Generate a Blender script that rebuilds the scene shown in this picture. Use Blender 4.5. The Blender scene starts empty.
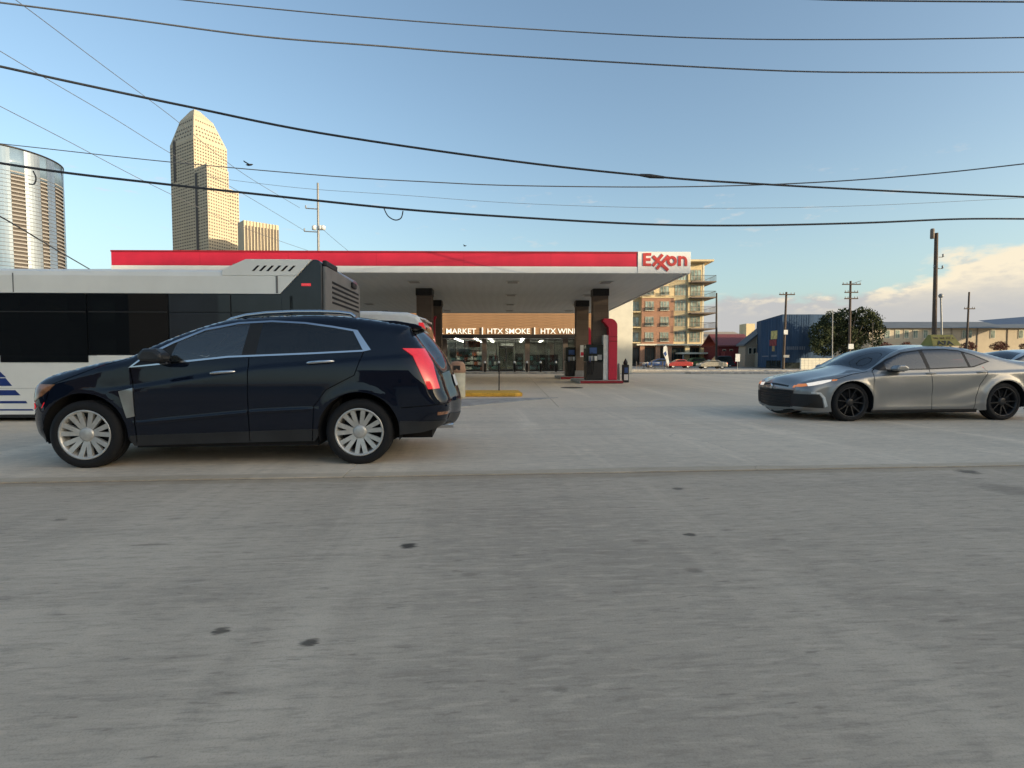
import bpy, math, random
import numpy as np
from mathutils import Vector, geometry
random.seed(7); RNG = np.random.default_rng(7)
SC = bpy.context.scene; COL = SC.collection
R = math.radians
# ------------------------------------------------------------------ camera
CAM_H = 1.11; FOC = 530.0; PITCH = math.atan(24 / FOC)
cd = bpy.data.cameras.new('camera'); cam = bpy.data.objects.new('camera', cd); COL.objects.link(cam)
cam.location = (0, 0, CAM_H); cam.rotation_euler = (math.pi / 2 - PITCH, 0, 0)
cd.sensor_width = 36; cd.lens = 36 * FOC / 1024; cd.clip_start = .05; cd.clip_end = 5000
SC.camera = cam
# ------------------------------------------------------------------ light
SUN_EL, SUN_AZ, WB_TEMP = 10.0, 117.0, 6900          # azimuth clockwise from +Y (the viewing direction)
SKY_STRENGTH = .15; EXPOSURE = 1.44; SUN_STRENGTH = 2.35; SKY_TINT = (.84, .83, .795)
SC.view_settings.view_transform = 'Standard'; SC.view_settings.look = 'None'
SC.view_settings.exposure = EXPOSURE; SC.view_settings.gamma = 1; SC.view_settings.use_white_balance = True; SC.view_settings.white_balance_temperature = WB_TEMP; SC.view_settings.white_balance_tint = 10
sd = bpy.data.lights.new('sun', 'SUN'); sun = bpy.data.objects.new('sun', sd); COL.objects.link(sun)
sd.energy = SUN_STRENGTH; sd.angle = R(.53); sd.color = (1, .84, .60)
_s = Vector((math.sin(R(SUN_AZ)) * math.cos(R(SUN_EL)), math.cos(R(SUN_AZ)) * math.cos(R(SUN_EL)), math.sin(R(SUN_EL))))
sun.rotation_euler = _s.to_track_quat('Z', 'Y').to_euler()
W = bpy.data.worlds.new('World'); SC.world = W; W.use_nodes = True
class NT:
    """short-hand for building node trees"""
    def __init__(s, nt): s.nt = nt; s.n = nt.nodes; s.l = nt.links
    def new(s, t, **k):
        n = s.n.new(t)
        for a, b in k.items():
            if isinstance(a, str) and hasattr(n, a): setattr(n, a, b)
        return n
    def link(s, a, b): s.l.new(a, b)
    def val(s, sock, v):
        if hasattr(v, 'is_output') or isinstance(v, bpy.types.NodeSocket): s.l.new(v, sock)
        else: sock.default_value = v
    def math(s, op, a, b=0.0, c=None, clamp=False):
        n = s.n.new('ShaderNodeMath'); n.operation = op; n.use_clamp = clamp
        s.val(n.inputs[0], a); s.val(n.inputs[1], b)
        if c is not None: s.val(n.inputs[2], c)
        return n.outputs[0]
    def mix(s, f, a, b, bt='MIX'):
        n = s.n.new('ShaderNodeMix'); n.data_type = 'RGBA'; n.blend_type = bt
        s.val(n.inputs[0], f); s.val(n.inputs[6], a if not isinstance(a, tuple) else (*a[:3], 1)); s.val(n.inputs[7], b if not isinstance(b, tuple) else (*b[:3], 1))
        return n.outputs[2]
    def ramp(s, f, lo, hi, a=0.0, b=1.0):
        n = s.n.new('ShaderNodeMapRange'); n.interpolation_type = 'SMOOTHSTEP'
        s.val(n.inputs[0], f); s.val(n.inputs[1], lo); s.val(n.inputs[2], hi); s.val(n.inputs[3], a); s.val(n.inputs[4], b)
        return n.outputs[0]
    def noise(s, vec, scale, detail=4, rough=.55, dist=0.0):
        n = s.n.new('ShaderNodeTexNoise'); n.inputs['Scale'].default_value = scale; n.inputs['Detail'].default_value = detail
        n.inputs['Roughness'].default_value = rough; n.inputs['Distortion'].default_value = dist
        if vec is not None: s.l.new(vec, n.inputs['Vector'])
        return n.outputs[0]
    def scale(s, vec, xyz):
        n = s.n.new('ShaderNodeVectorMath'); n.operation = 'MULTIPLY'; s.l.new(vec, n.inputs[0]); n.inputs[1].default_value = xyz
        return n.outputs[0]
def world_sky():
    t = NT(W.node_tree); t.n.clear()
    out = t.new('ShaderNodeOutputWorld'); bg = t.new('ShaderNodeBackground'); bg.inputs[1].default_value = SKY_STRENGTH
    sky = t.new('ShaderNodeTexSky'); sky.sky_type = 'NISHITA'; sky.sun_disc = False
    sky.sun_elevation = R(SUN_EL); sky.sun_rotation = R(SUN_AZ); sky.air_density = 1.0; sky.dust_density = 2.6; sky.ozone_density = 2.1
    tc = t.new('ShaderNodeTexCoord'); sep = t.new('ShaderNodeSeparateXYZ'); t.link(tc.outputs['Generated'], sep.inputs[0])
    x, y, z = sep.outputs
    az = t.math('MULTIPLY', t.math('ARCTAN2', x, y), 57.2958); el = t.math('MULTIPLY', t.math('ARCSINE', z), 57.2958)
    comb = t.new('ShaderNodeCombineXYZ'); t.link(t.math('MULTIPLY', az, .055), comb.inputs[0]); t.link(t.math('MULTIPLY', el, .13), comb.inputs[1]); comb.inputs[2].default_value = 3.7
    p = comb.outputs[0]
    n1 = t.noise(p, 2.2, 6, .55); n2 = t.noise(p, 6.5, 5, .6)
    # a bank of cumulus low over the far side of the town, thinning out towards the towers
    pres = t.ramp(az, 12, 22); tall = t.ramp(az, 33, 41)
    top = t.math('ADD', t.math('MULTIPLY', pres, 6.3), t.math('MULTIPLY', tall, 2.1))
    top = t.math('ADD', top, t.math('MULTIPLY', t.math('SUBTRACT', n1, .5), 5.5)); top = t.math('ADD', top, t.math('MULTIPLY', t.math('SUBTRACT', n2, .5), 3.0))
    depth = t.math('SUBTRACT', top, el)
    mask = t.math('MULTIPLY', t.ramp(depth, -.45, .95), pres); mask = t.math('MULTIPLY', mask, .94)
    lit = t.math('MULTIPLY', t.ramp(depth, 2.6, .3), t.ramp(t.math('ADD', n2, t.math('MULTIPLY', tall, .16)), .46, .66))
    lit = t.math('ADD', lit, t.math('MULTIPLY', t.math('MULTIPLY', tall, t.ramp(depth, 5.0, 1.2)), .45), clamp=True)
    K = 1.0 / (SKY_STRENGTH * 2 ** EXPOSURE)
    cloud = t.mix(lit, (.54 * K, .55 * K, .58 * K), (.98 * K, .88 * K, .70 * K))
    # two or three thin wisps higher up
    n3 = t.noise(t.scale(p, (2.0, 3.0, 1)), 3.1, 5, .6)
    w = t.math('MULTIPLY', t.ramp(n3, .60, .74), t.math('MULTIPLY', t.ramp(el, 9, 13), t.ramp(el, 19, 15)))
    skyc = t.mix(1.0, sky.outputs[0], SKY_TINT, 'MULTIPLY')
    col = t.mix(t.math('MULTIPLY', w, .35), skyc, (.80 * K, .76 * K, .74 * K))
    hz = t.ramp(el, 20.0, -3.0)
    col = t.mix(t.math('MULTIPLY', hz, .56), col, (.50 * K, .75 * K, .86 * K))
    col = t.mix(mask, col, cloud)
    t.link(col, bg.inputs[0]); t.link(bg.outputs[0], out.inputs[0])
world_sky()
# ------------------------------------------------------------------ materials
def mat(name, col, rough=.6, metal=0.0, var=.12, nscale=6.0, bump=0.0, bscale=40.0, coat=0.0, spec=.4, col2=None, stretch=None, emit=0.0, emcol=None, space='Object'):
    m = bpy.data.materials.new(name); m.use_nodes = True; t = NT(m.node_tree)
    b = t.n['Principled BSDF']; tc = t.new('ShaderNodeTexCoord'); v = tc.outputs[space]
    if stretch: v = t.scale(v, stretch)
    n = t.noise(v, nscale, 5, .6)
    dark = tuple(c * (1 - var) for c in col); lite = col2 or tuple(min(1, c * (1 + var)) for c in col)
    t.link(t.mix(t.ramp(n, .3, .7), dark, lite), b.inputs['Base Color'])
    b.inputs['Roughness'].default_value = rough; b.inputs['Metallic'].default_value = metal
    b.inputs['Specular IOR Level'].default_value = spec
    if coat: b.inputs['Coat Weight'].default_value = coat; b.inputs['Coat Roughness'].default_value = .03; b.inputs['Coat IOR'].default_value = 1.46
    if bump:
        bm = t.new('ShaderNodeBump'); bm.inputs['Strength'].default_value = bump; bm.inputs['Distance'].default_value = .02
        t.link(t.noise(v, bscale, 4, .6), bm.inputs['Height']); t.link(bm.outputs[0], b.inputs['Normal'])
    if emit:
        b.inputs['Emission Color'].default_value = (*(emcol or col), 1); b.inputs['Emission Strength'].default_value = emit
    return m
def glass(name, tint, through=.5, rough=.02, ior=1.55):
    """tinted sheet glass: clear tint seen through, sky mirrored by Fresnel"""
    m = bpy.data.materials.new(name); m.use_nodes = True; t = NT(m.node_tree); t.n.clear()
    out = t.new('ShaderNodeOutputMaterial'); tr = t.new('ShaderNodeBsdfTransparent'); gl = t.new('ShaderNodeBsdfGlossy'); df = t.new('ShaderNodeBsdfDiffuse')
    tr.inputs[0].default_value = (*tint, 1); gl.inputs['Roughness'].default_value = rough; gl.inputs[0].default_value = (.9, .95, 1, 1)
    df.inputs[0].default_value = (tint[0] * .2, tint[1] * .2, tint[2] * .2, 1)
    a = t.new('ShaderNodeMixShader'); a.inputs[0].default_value = through; t.link(df.outputs[0], a.inputs[1]); t.link(tr.outputs[0], a.inputs[2])
    fr = t.new('ShaderNodeFresnel'); fr.inputs[0].default_value = ior
    c = t.new('ShaderNodeMixShader'); t.link(fr.outputs[0], c.inputs[0]); t.link(a.outputs[0], c.inputs[1]); t.link(gl.outputs[0], c.inputs[2])
    t.link(c.outputs[0], out.inputs[0]); return m
def mat_brick(name, c1, c2, mortar, scale=1.0, bw=.22, bh=.075):
    m = bpy.data.materials.new(name); m.use_nodes = True; t = NT(m.node_tree); b = t.n['Principled BSDF']
    tc = t.new('ShaderNodeTexCoord'); sep = t.new('ShaderNodeSeparateXYZ'); t.link(tc.outputs['Object'], sep.inputs[0])
    cb = t.new('ShaderNodeCombineXYZ'); t.link(t.math('ADD', sep.outputs[0], sep.outputs[1]), cb.inputs[0]); t.link(sep.outputs[2], cb.inputs[1])
    br = t.new('ShaderNodeTexBrick'); t.link(cb.outputs[0], br.inputs['Vector'])
    br.inputs['Color1'].default_value = (*c1, 1); br.inputs['Color2'].default_value = (*c2, 1); br.inputs['Mortar'].default_value = (*mortar, 1)
    br.inputs['Scale'].default_value = scale; br.inputs['Brick Width'].default_value = bw; br.inputs['Row Height'].default_value = bh; br.inputs['Mortar Size'].default_value = .008
    n = t.noise(tc.outputs['Object'], 1.3, 4)
    t.link(t.mix(t.ramp(n, .25, .75, 0, .45), br.outputs[0], tuple(c * .7 for c in c1)), b.inputs['Base Color'])
    b.inputs['Roughness'].default_value = .85
    bm = t.new('ShaderNodeBump'); bm.inputs['Strength'].default_value = .4; t.link(br.outputs['Fac'], bm.inputs['Height']); bm.invert = True; t.link(bm.outputs[0], b.inputs['Normal'])
    return m
def mat_concrete(name, base, stain, road_deg=0.0, wear=.5, fine=.5, spots=(), seam=None, cracks=.5):
    """worn concrete: mottling, streaks along and across the road, hairline cracks, grit, oil drops, rusty dirt by a seam"""
    m = bpy.data.materials.new(name); m.use_nodes = True; t = NT(m.node_tree); b = t.n['Principled BSDF']
    tc = t.new('ShaderNodeTexCoord'); mp = t.new('ShaderNodeMapping'); t.link(tc.outputs['Object'], mp.inputs[0]); mp.inputs['Rotation'].default_value = (0, 0, R(-road_deg))
    v = mp.outputs[0]; sep = t.new('ShaderNodeSeparateXYZ'); t.link(v, sep.inputs[0])
    big = t.noise(t.scale(v, (.35, 1, 1)), .5, 5, .6); streak = t.noise(t.scale(v, (.10, 1, 1)), 2.6, 6, .68); cross = t.noise(t.scale(v, (1, .07, 1)), 1.1, 5, .65, .4)
    mid = t.noise(t.scale(v, (.4, 1, 1)), 6.0, 7, .72); grit = t.noise(v, 150.0, 3, .75); bl = t.noise(t.scale(v, (.18, 1, 1)), 17, 5, .65); dash = t.noise(t.scale(v, (.16, 1, 1)), 40, 4, .7); flake = t.noise(t.scale(v, (.2, 1, 1)), 26, 3, .6)
    hi = tuple(min(1, s_ * 1.22) for s_ in base)
    c = t.mix(t.math('MULTIPLY', t.ramp(big, .35, .68), wear), base, stain)
    c = t.mix(t.math('MULTIPLY', t.ramp(cross, .50, .66), .85 * wear), c, hi)
    c = t.mix(t.math('MULTIPLY', t.ramp(cross, .48, .34), .35 * wear), c, tuple(s_ * .85 for s_ in stain))
    c = t.mix(t.math('MULTIPLY', t.ramp(streak, .46, .72), wear * .6), c, tuple(s_ * .85 for s_ in stain))
    c = t.mix(t.math('MULTIPLY', t.ramp(mid, .52, .76), .45 * fine), c, hi)
    c = t.mix(t.math('MULTIPLY', t.ramp(bl, .50, .68), .36 * fine), c, tuple(s_ * .68 for s_ in stain))
    c = t.mix(t.math('MULTIPLY', t.ramp(dash, .50, .66), .34 * fine), c, tuple(s_ * .55 for s_ in stain))
    c = t.mix(t.math('MULTIPLY', t.ramp(flake, .48, .34), .45 * fine), c, hi)
    c = t.mix(t.math('MULTIPLY', t.ramp(flake, .62, .74), .6 * fine), c, tuple(s_ * .45 for s_ in stain))
    c = t.mix(t.math('MULTIPLY', t.ramp(grit, .48, .72), .34 * fine), c, tuple(s_ * .5 for s_ in stain))
    c = t.mix(t.math('MULTIPLY', t.ramp(grit, .46, .30), .22 * fine), c, hi)
    if cracks:
        wv = t.new('ShaderNodeVectorMath'); wv.operation = 'ADD'; t.link(v, wv.inputs[0])
        nz = t.n.new('ShaderNodeTexNoise'); nz.inputs['Scale'].default_value = 1.7; nz.inputs['Detail'].default_value = 6; t.link(v, nz.inputs['Vector'])
        t.link(t.scale(nz.outputs['Color'], (.9, .9, 0)), wv.inputs[1])
        vo = t.new('ShaderNodeTexVoronoi'); vo.voronoi_dimensions = '2D'; vo.feature = 'DISTANCE_TO_EDGE'; vo.inputs['Scale'].default_value = .30; t.link(wv.outputs[0], vo.inputs['Vector'])
        gate = t.ramp(t.noise(v, .45, 3), .52, .60)
        c = t.mix(t.math('MULTIPLY', t.math('MULTIPLY', t.ramp(vo.outputs['Distance'], .0032, .0008), gate), cracks), c, tuple(s_ * .42 for s_ in stain))
    x, y = sep.outputs[0], sep.outputs[1]
    for k, (px, py, rx, ry, dark) in enumerate(spots):
        c_, s__ = math.cos(R(road_deg)), math.sin(R(road_deg)); ux, uy = px * c_ + py * s__, -px * s__ + py * c_
        dx = t.math('DIVIDE', t.math('SUBTRACT', x, ux), rx); dy = t.math('DIVIDE', t.math('SUBTRACT', y, uy), ry)
        d = t.math('SQRT', t.math('ADD', t.math('MULTIPLY', dx, dx), t.math('MULTIPLY', dy, dy))); d = t.math('ADD', d, t.math('MULTIPLY', t.math('SUBTRACT', dash, .5), 2.6))
        c = t.mix(t.math('MULTIPLY', t.ramp(d, 1.15, .55), dark), c, tuple(s_ * .16 for s_ in stain))
    if seam is not None:
        d = t.math('ABSOLUTE', t.math('SUBTRACT', y, seam)); d = t.math('SUBTRACT', d, t.math('MULTIPLY', streak, .25))
        c = t.mix(t.math('MULTIPLY', t.ramp(d, .02, -.08), .35), c, (.30, .215, .125))
    t.link(c, b.inputs['Base Color']); b.inputs['Roughness'].default_value = .8; b.inputs['Specular IOR Level'].default_value = .25
    bm = t.new('ShaderNodeBump'); bm.inputs['Strength'].default_value = .35; bm.inputs['Distance'].default_value = .006
    t.link(t.math('ADD', grit, t.math('MULTIPLY', mid, 2)), bm.inputs['Height']); t.link(bm.outputs[0], b.inputs['Normal'])
    return m
def ground_at(px, py):
    c, s_ = math.cos(PITCH), math.sin(PITCH); u = (px - 512) / FOC; w = (384 - py) / FOC; k = CAM_H / (s_ - c * w); return u * k, (c + s_ * w) * k
SPOTS = [(*ground_at(px, py), rx, ry, d) for px, py, rx, ry, d in ((408, 546, .055, .045, .95), (310, 643, .040, .035, .85), (220, 632, .035, .03, .8), (690, 535, .045, .035, .8), (694, 571, .05, .03, .35), (678, 489, .055, .05, .7), (968, 472, .11, .10, .75), (640, 541, .05, .025, .3), (470, 575, .05, .025, .3), (60, 520, .05, .03, .5), (1010, 490, .22, .22, .35), (150, 545, .12, .02, .45), (390, 538, .11, .015, .3), (560, 690, .03, .02, .25))]
M = {}
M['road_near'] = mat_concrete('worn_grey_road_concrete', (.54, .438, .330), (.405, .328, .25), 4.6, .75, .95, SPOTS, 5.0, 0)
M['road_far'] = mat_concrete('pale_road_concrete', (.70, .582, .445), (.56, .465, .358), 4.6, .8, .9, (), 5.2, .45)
M['forecourt'] = mat_concrete('forecourt_concrete', (.71, .59, .445), (.61, .508, .385), 0, .7, .6, (), None, .5)
M['ground'] = mat_concrete('town_ground', (.40, .36, .30), (.30, .27, .225), 0, .5, .3, (), None, 0)
M['kerb'] = mat('kerb_concrete', (.36, .34, .31), .85, var=.25, nscale=3, bump=.2)
M['joint'] = mat('joint_sealant', (.07, .055, .042), .8, var=.4, nscale=1.5)
M['yellow'] = mat('yellow_kerb_paint', (.66, .36, .045), .6, var=.2, nscale=8)
M['black'] = mat('matt_black_trim', (.012, .012, .013), .55)
M['rubber'] = mat('tyre_rubber', (.007, .007, .008), .8, bump=.15)
M['dark'] = mat('dark_underside', (.008, .008, .009), .9)
M['seat'] = mat('seat_cloth', (.045, .042, .04), .85)
M['chrome'] = mat('bright_chrome', (.62, .63, .65), .12, 1.0, var=.03)
M['alu'] = mat('satin_aluminium', (.42, .40, .37), .3, 1.0, var=.08)
M['silver'] = mat('silver_wheel_paint', (.52, .51, .48), .38, .5, var=.10, nscale=18)
M['suv_paint'] = mat('dark_navy_car_paint', (.0042, .0075, .0165), .4, 0, var=.08, nscale=1.2, coat=1.0, spec=0)
M['trim_sill_shade'] = mat('dark_trim_and_sill_shade', (.022, .023, .025), .42, var=.2, nscale=3)  # dark trim; on the SUV sill the grey stands in for shade
M['sedan_paint'] = mat('bronze_grey_car_paint', (.25, .248, .24), .38, .5, var=.05, nscale=1.2, coat=1.0)
M['red_lens'] = mat('red_lamp_lens', (.55, .012, .018), .12, var=.1, nscale=20, coat=1.0, emit=.16, emcol=(1, .05, .07))
M['amber_lens'] = mat('amber_lamp_lens', (.45, .14, .05), .15, coat=1.0)
M['amber_dark'] = mat('amber_marker_in_lamp', (.22, .10, .05), .25, var=.5, nscale=14, coat=1.0)
M['lit_amber'] = mat('lit_turn_lamp', (.45, .17, .08), .3, emit=.16, emcol=(1, .32, .10))
M['lit_white'] = mat('lit_white_lamp', (.62, .60, .56), .3, emit=.22, emcol=(1, .92, .82))
M['glass_front'] = glass('tinted_door_glass', (.66, .72, .72), .85, ior=1.95)
M['glass_rear'] = glass('privacy_glass', (.10, .11, .12), .4)
M['glass_windscreen'] = glass('windscreen_glass', (.55, .60, .62), .8, ior=1.8)
M['glass_sedan'] = glass('smoked_glass', (.22, .21, .20), .5, ior=1.85); M['dark_brick'] = mat('dark_brown_brick', (.022, .018, .016), .9, var=.2)
M['bus_white'] = mat('cream_white_bus_paint', (.74, .735, .68), .38, var=.05, nscale=.8, coat=.3)
M['bus_black'] = mat('bus_black_panel', (.012, .015, .02), .3, var=.3, nscale=1.5, coat=.5)
M['bus_grey'] = mat('grey_engine_panel', (.15, .148, .143), .5, var=.12, nscale=3)
M['bus_blue'] = mat('blue_stripe_vinyl', (.012, .035, .17), .35)
M['bus_glass'] = glass('bus_window_glass', (.05, .06, .07), .25)
M['van_white'] = mat('white_van_paint', (.62, .63, .62), .35, var=.04, coat=.6)
M['tyre_dark_rim'] = mat('dark_machined_rim', (.035, .035, .037), .35, .6)
M['white_paint'] = mat('white_canopy_panel', (.70, .70, .68), .45, var=.05, nscale=1.5)
M['red_band'] = mat('red_canopy_band', (.50, .018, .045), .38, var=.10, nscale=.8)
M['red_dark'] = mat('dark_red_trim', (.25, .01, .018), .5)
M['red_logo'] = mat('red_sign_letter', (.48, .045, .04), .45)
M['deck'] = mat('canopy_deck_steel', (.49, .525, .55), .5, var=.06, nscale=2, stretch=(1, .1, 1))
M['col_brown'] = mat_brick('brown_column_tile', (.17, .125, .095), (.135, .098, .075), (.10, .08, .065), 1.0, .6, .3)
M['dark_metal'] = mat('dark_bronze_metal', (.03, .027, .025), .45, .4)
M['wood_band'] = mat('brown_wood_cladding', (.30, .17, .085), .6, var=.22, nscale=3, stretch=(.3, .3, 6))
M['stucco_white'] = mat('white_stucco', (.64, .60, .49), .85, var=.06, nscale=1.2, bump=.1)
M['pillar'] = mat('grey_brown_pillar', (.17, .135, .11), .75, var=.15)
M['letter'] = mat('lit_white_letter', (.85, .82, .75), .5, emit=.22, emcol=(1, .93, .82))
M['shop_glass'] = glass('shopfront_glass', (.60, .62, .58), .85)
M['striplight'] = mat('lit_ceiling_lamp', (.9, .9, .9), .5, emit=18, emcol=(1, 1, .93))
M['inside'] = mat('shop_interior', (.30, .31, .28), .8, var=.3, nscale=1)
M['goods_a'] = mat('teal_goods', (.06, .16, .16), .6, var=.7, nscale=5)
M['goods_b'] = mat('red_orange_goods', (.35, .09, .04), .6, var=.6, nscale=4)
M['goods_c'] = mat('pale_goods', (.45, .46, .42), .6, var=.6, nscale=5)
M['white'] = mat('plain_white', (.60, .60, .58), .5)
M['grey'] = mat('mid_grey_metal', (.25, .25, .25), .5, .3)
M['steel'] = mat('galvanised_steel', (.24, .24, .235), .55, .3, var=.12)
M['wood_pole'] = mat('weathered_pole_wood', (.085, .062, .048), .9, var=.35, nscale=6, stretch=(6, 6, .4), bump=.3)
M['wire'] = mat('black_cable', (.032, .034, .038), .6); M['wire_grey'] = mat('haze_greyed_cable', (.10, .105, .115), .6)  # grey variant: haze and motion blur put into the cable colour
M['blue_plastic'] = mat('blue_plastic', (.03, .07, .2), .5)
M['beige_bin'] = mat('beige_concrete_bin', (.52, .48, .36), .8, var=.1, bump=.1)
M['tan_lid'] = mat('tan_lid', (.33, .19, .12), .7)
M['gold_stone'] = mat('tan_granite', (.48, .41, .30), .8, var=.06, nscale=.05, spec=.2)
M['tower_win'] = mat('dark_tower_window', (.12, .105, .09), .6, spec=.15)
M['tower_glass'] = mat('glint_blue_glass', (.37, .43, .49), .46, .9, var=.2, nscale=.05, stretch=(1, 1, .15))  # glass for chosen strips, made brighter and rougher to imitate a sun reflection
M['tower_blue'] = mat('pale_blue_curtain_wall', (.15, .22, .30), .06, .0, var=.25, nscale=.05, stretch=(1, 1, .2), spec=.3)
M['tower_dark'] = mat('dark_balcony_recess', (.085, .075, .07), .7, spec=.2)
M['tower_band'] = mat('pale_floor_slab', (.27, .26, .25), .7, spec=.2)
M['brick_red'] = mat_brick('orange_brown_brick', (.37, .19, .115), (.31, .15, .09), (.36, .28, .22), 1.0, .45, .15)
M['cream'] = mat('cream_stucco', (.62, .49, .29), .85, var=.07, nscale=.3)
M['apt_glass'] = mat('sky_toned_window_glass', (.30, .36, .31), .08, .35, var=.5, nscale=.9)  # pale green of the reflected sky put into the pane colour
M['dark_glass'] = mat('dark_shop_glass', (.025, .03, .028), .1, var=.5, nscale=.6)
M['maroon'] = mat('maroon_board', (.15, .022, .022), .75, var=.15)
M['maroon_roof'] = mat('red_metal_roof', (.17, .05, .05), .55)
M['tan_wall'] = mat('tan_lap_siding', (.36, .29, .22), .8, var=.1)
M['blue_wall'] = mat('navy_metal_cladding', (.042, .075, .13), .8, var=.22, nscale=.5, stretch=(3, 3, .3), spec=.1)
M['mural_yellow'] = mat('yellow_mural_paint', (.55, .45, .17), .7, var=.3, nscale=2)
M['mural_red'] = mat('red_mural_paint', (.22, .035, .04), .7, var=.4, nscale=2)
M['mural_tan'] = mat('tan_mural_paint', (.30, .21, .10), .7, var=.3, nscale=2)
M['faded_letter'] = mat('faded_grey_letter', (.13, .16, .21), .7)
M['bark'] = mat('tree_bark', (.07, .055, .04), .9, var=.3, bump=.4)
M['leaf'] = mat('live_oak_leaf', (.038, .050, .026), .9, var=.3, nscale=.7, col2=(.075, .088, .044), spec=.1)
M['leaf_red'] = mat('reddish_shrub_leaf', (.13, .04, .03), .7, var=.3, nscale=2, col2=(.20, .075, .05))
M['leaf_green'] = mat('hedge_leaf', (.05, .085, .03), .7, var=.4, nscale=2)
M['grey_roof'] = mat('blue_grey_roof', (.115, .13, .145), .7, var=.1, nscale=.5)
M['tan_long'] = mat('buff_brick_wall', (.47, .40, .30), .85, var=.08, nscale=.4)
M['blue_roof'] = mat('dark_blue_roof', (.04, .06, .11), .5)
M['sign_yellow'] = mat('yellow_roof_sign', (.30, .24, .045), .5, var=.12, nscale=8)
M['car_red'] = mat('red_car_paint', (.33, .04, .035), .35, coat=1.0)
M['car_gold'] = mat('champagne_car_paint', (.34, .31, .25), .4, .4, coat=1.0)
M['car_grey'] = mat('dark_grey_car_paint', (.05, .052, .055), .3, .4, coat=1.0)
M['car_blue'] = mat('blue_car_paint', (.04, .08, .2), .3, .3, coat=1.0)
M['car_silver'] = mat('silver_white_car_paint', (.55, .57, .58), .3, .4, coat=1.0)
# ------------------------------------------------------------------ geometry helpers
class MB:
    def __init__(s): s.v = []; s.f = []; s.m = []; s.sm = []
    def add(s, vs, fs, mi=0, smooth=False):
        o = len(s.v); s.v += [tuple(map(float, v)) for v in vs]
        for f in fs: s.f.append([i + o for i in f]); s.m.append(mi); s.sm.append(smooth)
        return s
    def box(s, x0, x1, y0, y1, z0, z1, mi=0):
        return s.add([(x0, y0, z0), (x1, y0, z0), (x1, y1, z0), (x0, y1, z0), (x0, y0, z1), (x1, y0, z1), (x1, y1, z1), (x0, y1, z1)],
                     [(0, 3, 2, 1), (4, 5, 6, 7), (0, 1, 5, 4), (1, 2, 6, 5), (2, 3, 7, 6), (3, 0, 4, 7)], mi)
    def prism(s, poly, a, b, axis='y', mi=0):
        """extrude polygon (x,z) along y, (x,y) along z or (y,z) along x"""
        P = {'y': lambda p, t: (p[0], t, p[1]), 'z': lambda p, t: (p[0], p[1], t), 'x': lambda p, t: (t, p[0], p[1])}[axis]
        n = len(poly); ar = sum(poly[i][0] * poly[(i + 1) % n][1] - poly[(i + 1) % n][0] * poly[i][1] for i in range(n))
        if (ar < 0) != (axis == 'y'): poly = poly[::-1]
        vs = [P(p, a) for p in poly] + [P(p, b) for p in poly]
        fs = [tuple(range(n))[::-1], tuple(range(n, 2 * n))] + [(i, (i + 1) % n, n + (i + 1) % n, n + i) for i in range(n)]
        return s.add(vs, fs, mi)
    def tube(s, pts, r, n=8, mi=0, caps=True, smooth=True):
        pts = [Vector(p) for p in pts]; k = len(pts); rs = r if hasattr(r, '__len__') else [r] * k
        vs = []; up = None
        for i, p in enumerate(pts):
            d = (pts[min(i + 1, k - 1)] - pts[max(i - 1, 0)]).normalized()
            if up is None:
                up = d.orthogonal().normalized()
            up = (up - d * up.dot(d)).normalized(); sd_ = d.cross(up)
            for j in range(n):
                a = 2 * math.pi * j / n; vs.append(p + (up * math.cos(a) + sd_ * math.sin(a)) * rs[i])
        fs = [(i * n + j, i * n + (j + 1) % n, (i + 1) * n + (j + 1) % n, (i + 1) * n + j) for i in range(k - 1) for j in range(n)]
        s.add(vs, fs, mi, smooth)
        if caps: s.add(vs[:n], [tuple(range(n))[::-1]], mi); s.add(vs[-n:], [tuple(range(n))], mi)
        return s
    def lathe(s, prof, n=32, axis='z', c=(0, 0, 0), mi=0, smooth=True, a0=0, a1=2 * math.pi):
        full = abs(a1 - a0 - 2 * math.pi) < 1e-6; m = n if full else n + 1; k = len(prof); vs = []
        for j in range(m):
            a = a0 + (a1 - a0) * j / n; ca, sa = math.cos(a), math.sin(a)
            for r, h in prof:
                vs.append((c[0] + r * ca, c[1] + r * sa, c[2] + h) if axis == 'z' else (c[0] + r * ca, c[1] + h, c[2] + r * sa))
        fs = []
        for j in range(n):
            j2 = (j + 1) % m
            for i in range(k - 1):
                q = (j * k + i, j2 * k + i, j2 * k + i + 1, j * k + i + 1); fs.append(q if axis == 'z' else q[::-1])
        return s.add(vs, fs, mi, smooth)
    def quad(s, a, b, c, d, mi=0): return s.add([a, b, c, d], [(0, 1, 2, 3)], mi)
    def mesh(s, name, mats):
        me = bpy.data.meshes.new(name); me.from_pydata(s.v, [], s.f)
        for m in (mats if isinstance(mats, (list, tuple)) else [mats]): me.materials.append(M[m] if isinstance(m, str) else m)
        me.polygons.foreach_set('material_index', s.m); me.polygons.foreach_set('use_smooth', s.sm); me.update()
        return me
    def build(s, name, mats, parent=None, loc=None, bevel=0, **kw):
        return link(name, s.mesh(name, mats), parent, loc, bevel, **kw)
def link(name, me, parent=None, loc=None, bevel=0, label=None, cat=None, group=None, kind=None):
    o = bpy.data.objects.new(name, me); COL.objects.link(o); o.parent = parent
    if loc is not None: o.location = loc
    if bevel:
        b = o.modifiers.new('bevel', 'BEVEL'); b.width = bevel; b.segments = 2; b.limit_method = 'ANGLE'; b.angle_limit = R(40); b.harden_normals = False
    return tag(o, label, cat, group, kind)
def tag(o, label=None, cat=None, group=None, kind=None):
    for k, v in (('label', label), ('category', cat), ('group', group), ('kind', kind)):
        if v: o[k] = v
    return o
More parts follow.
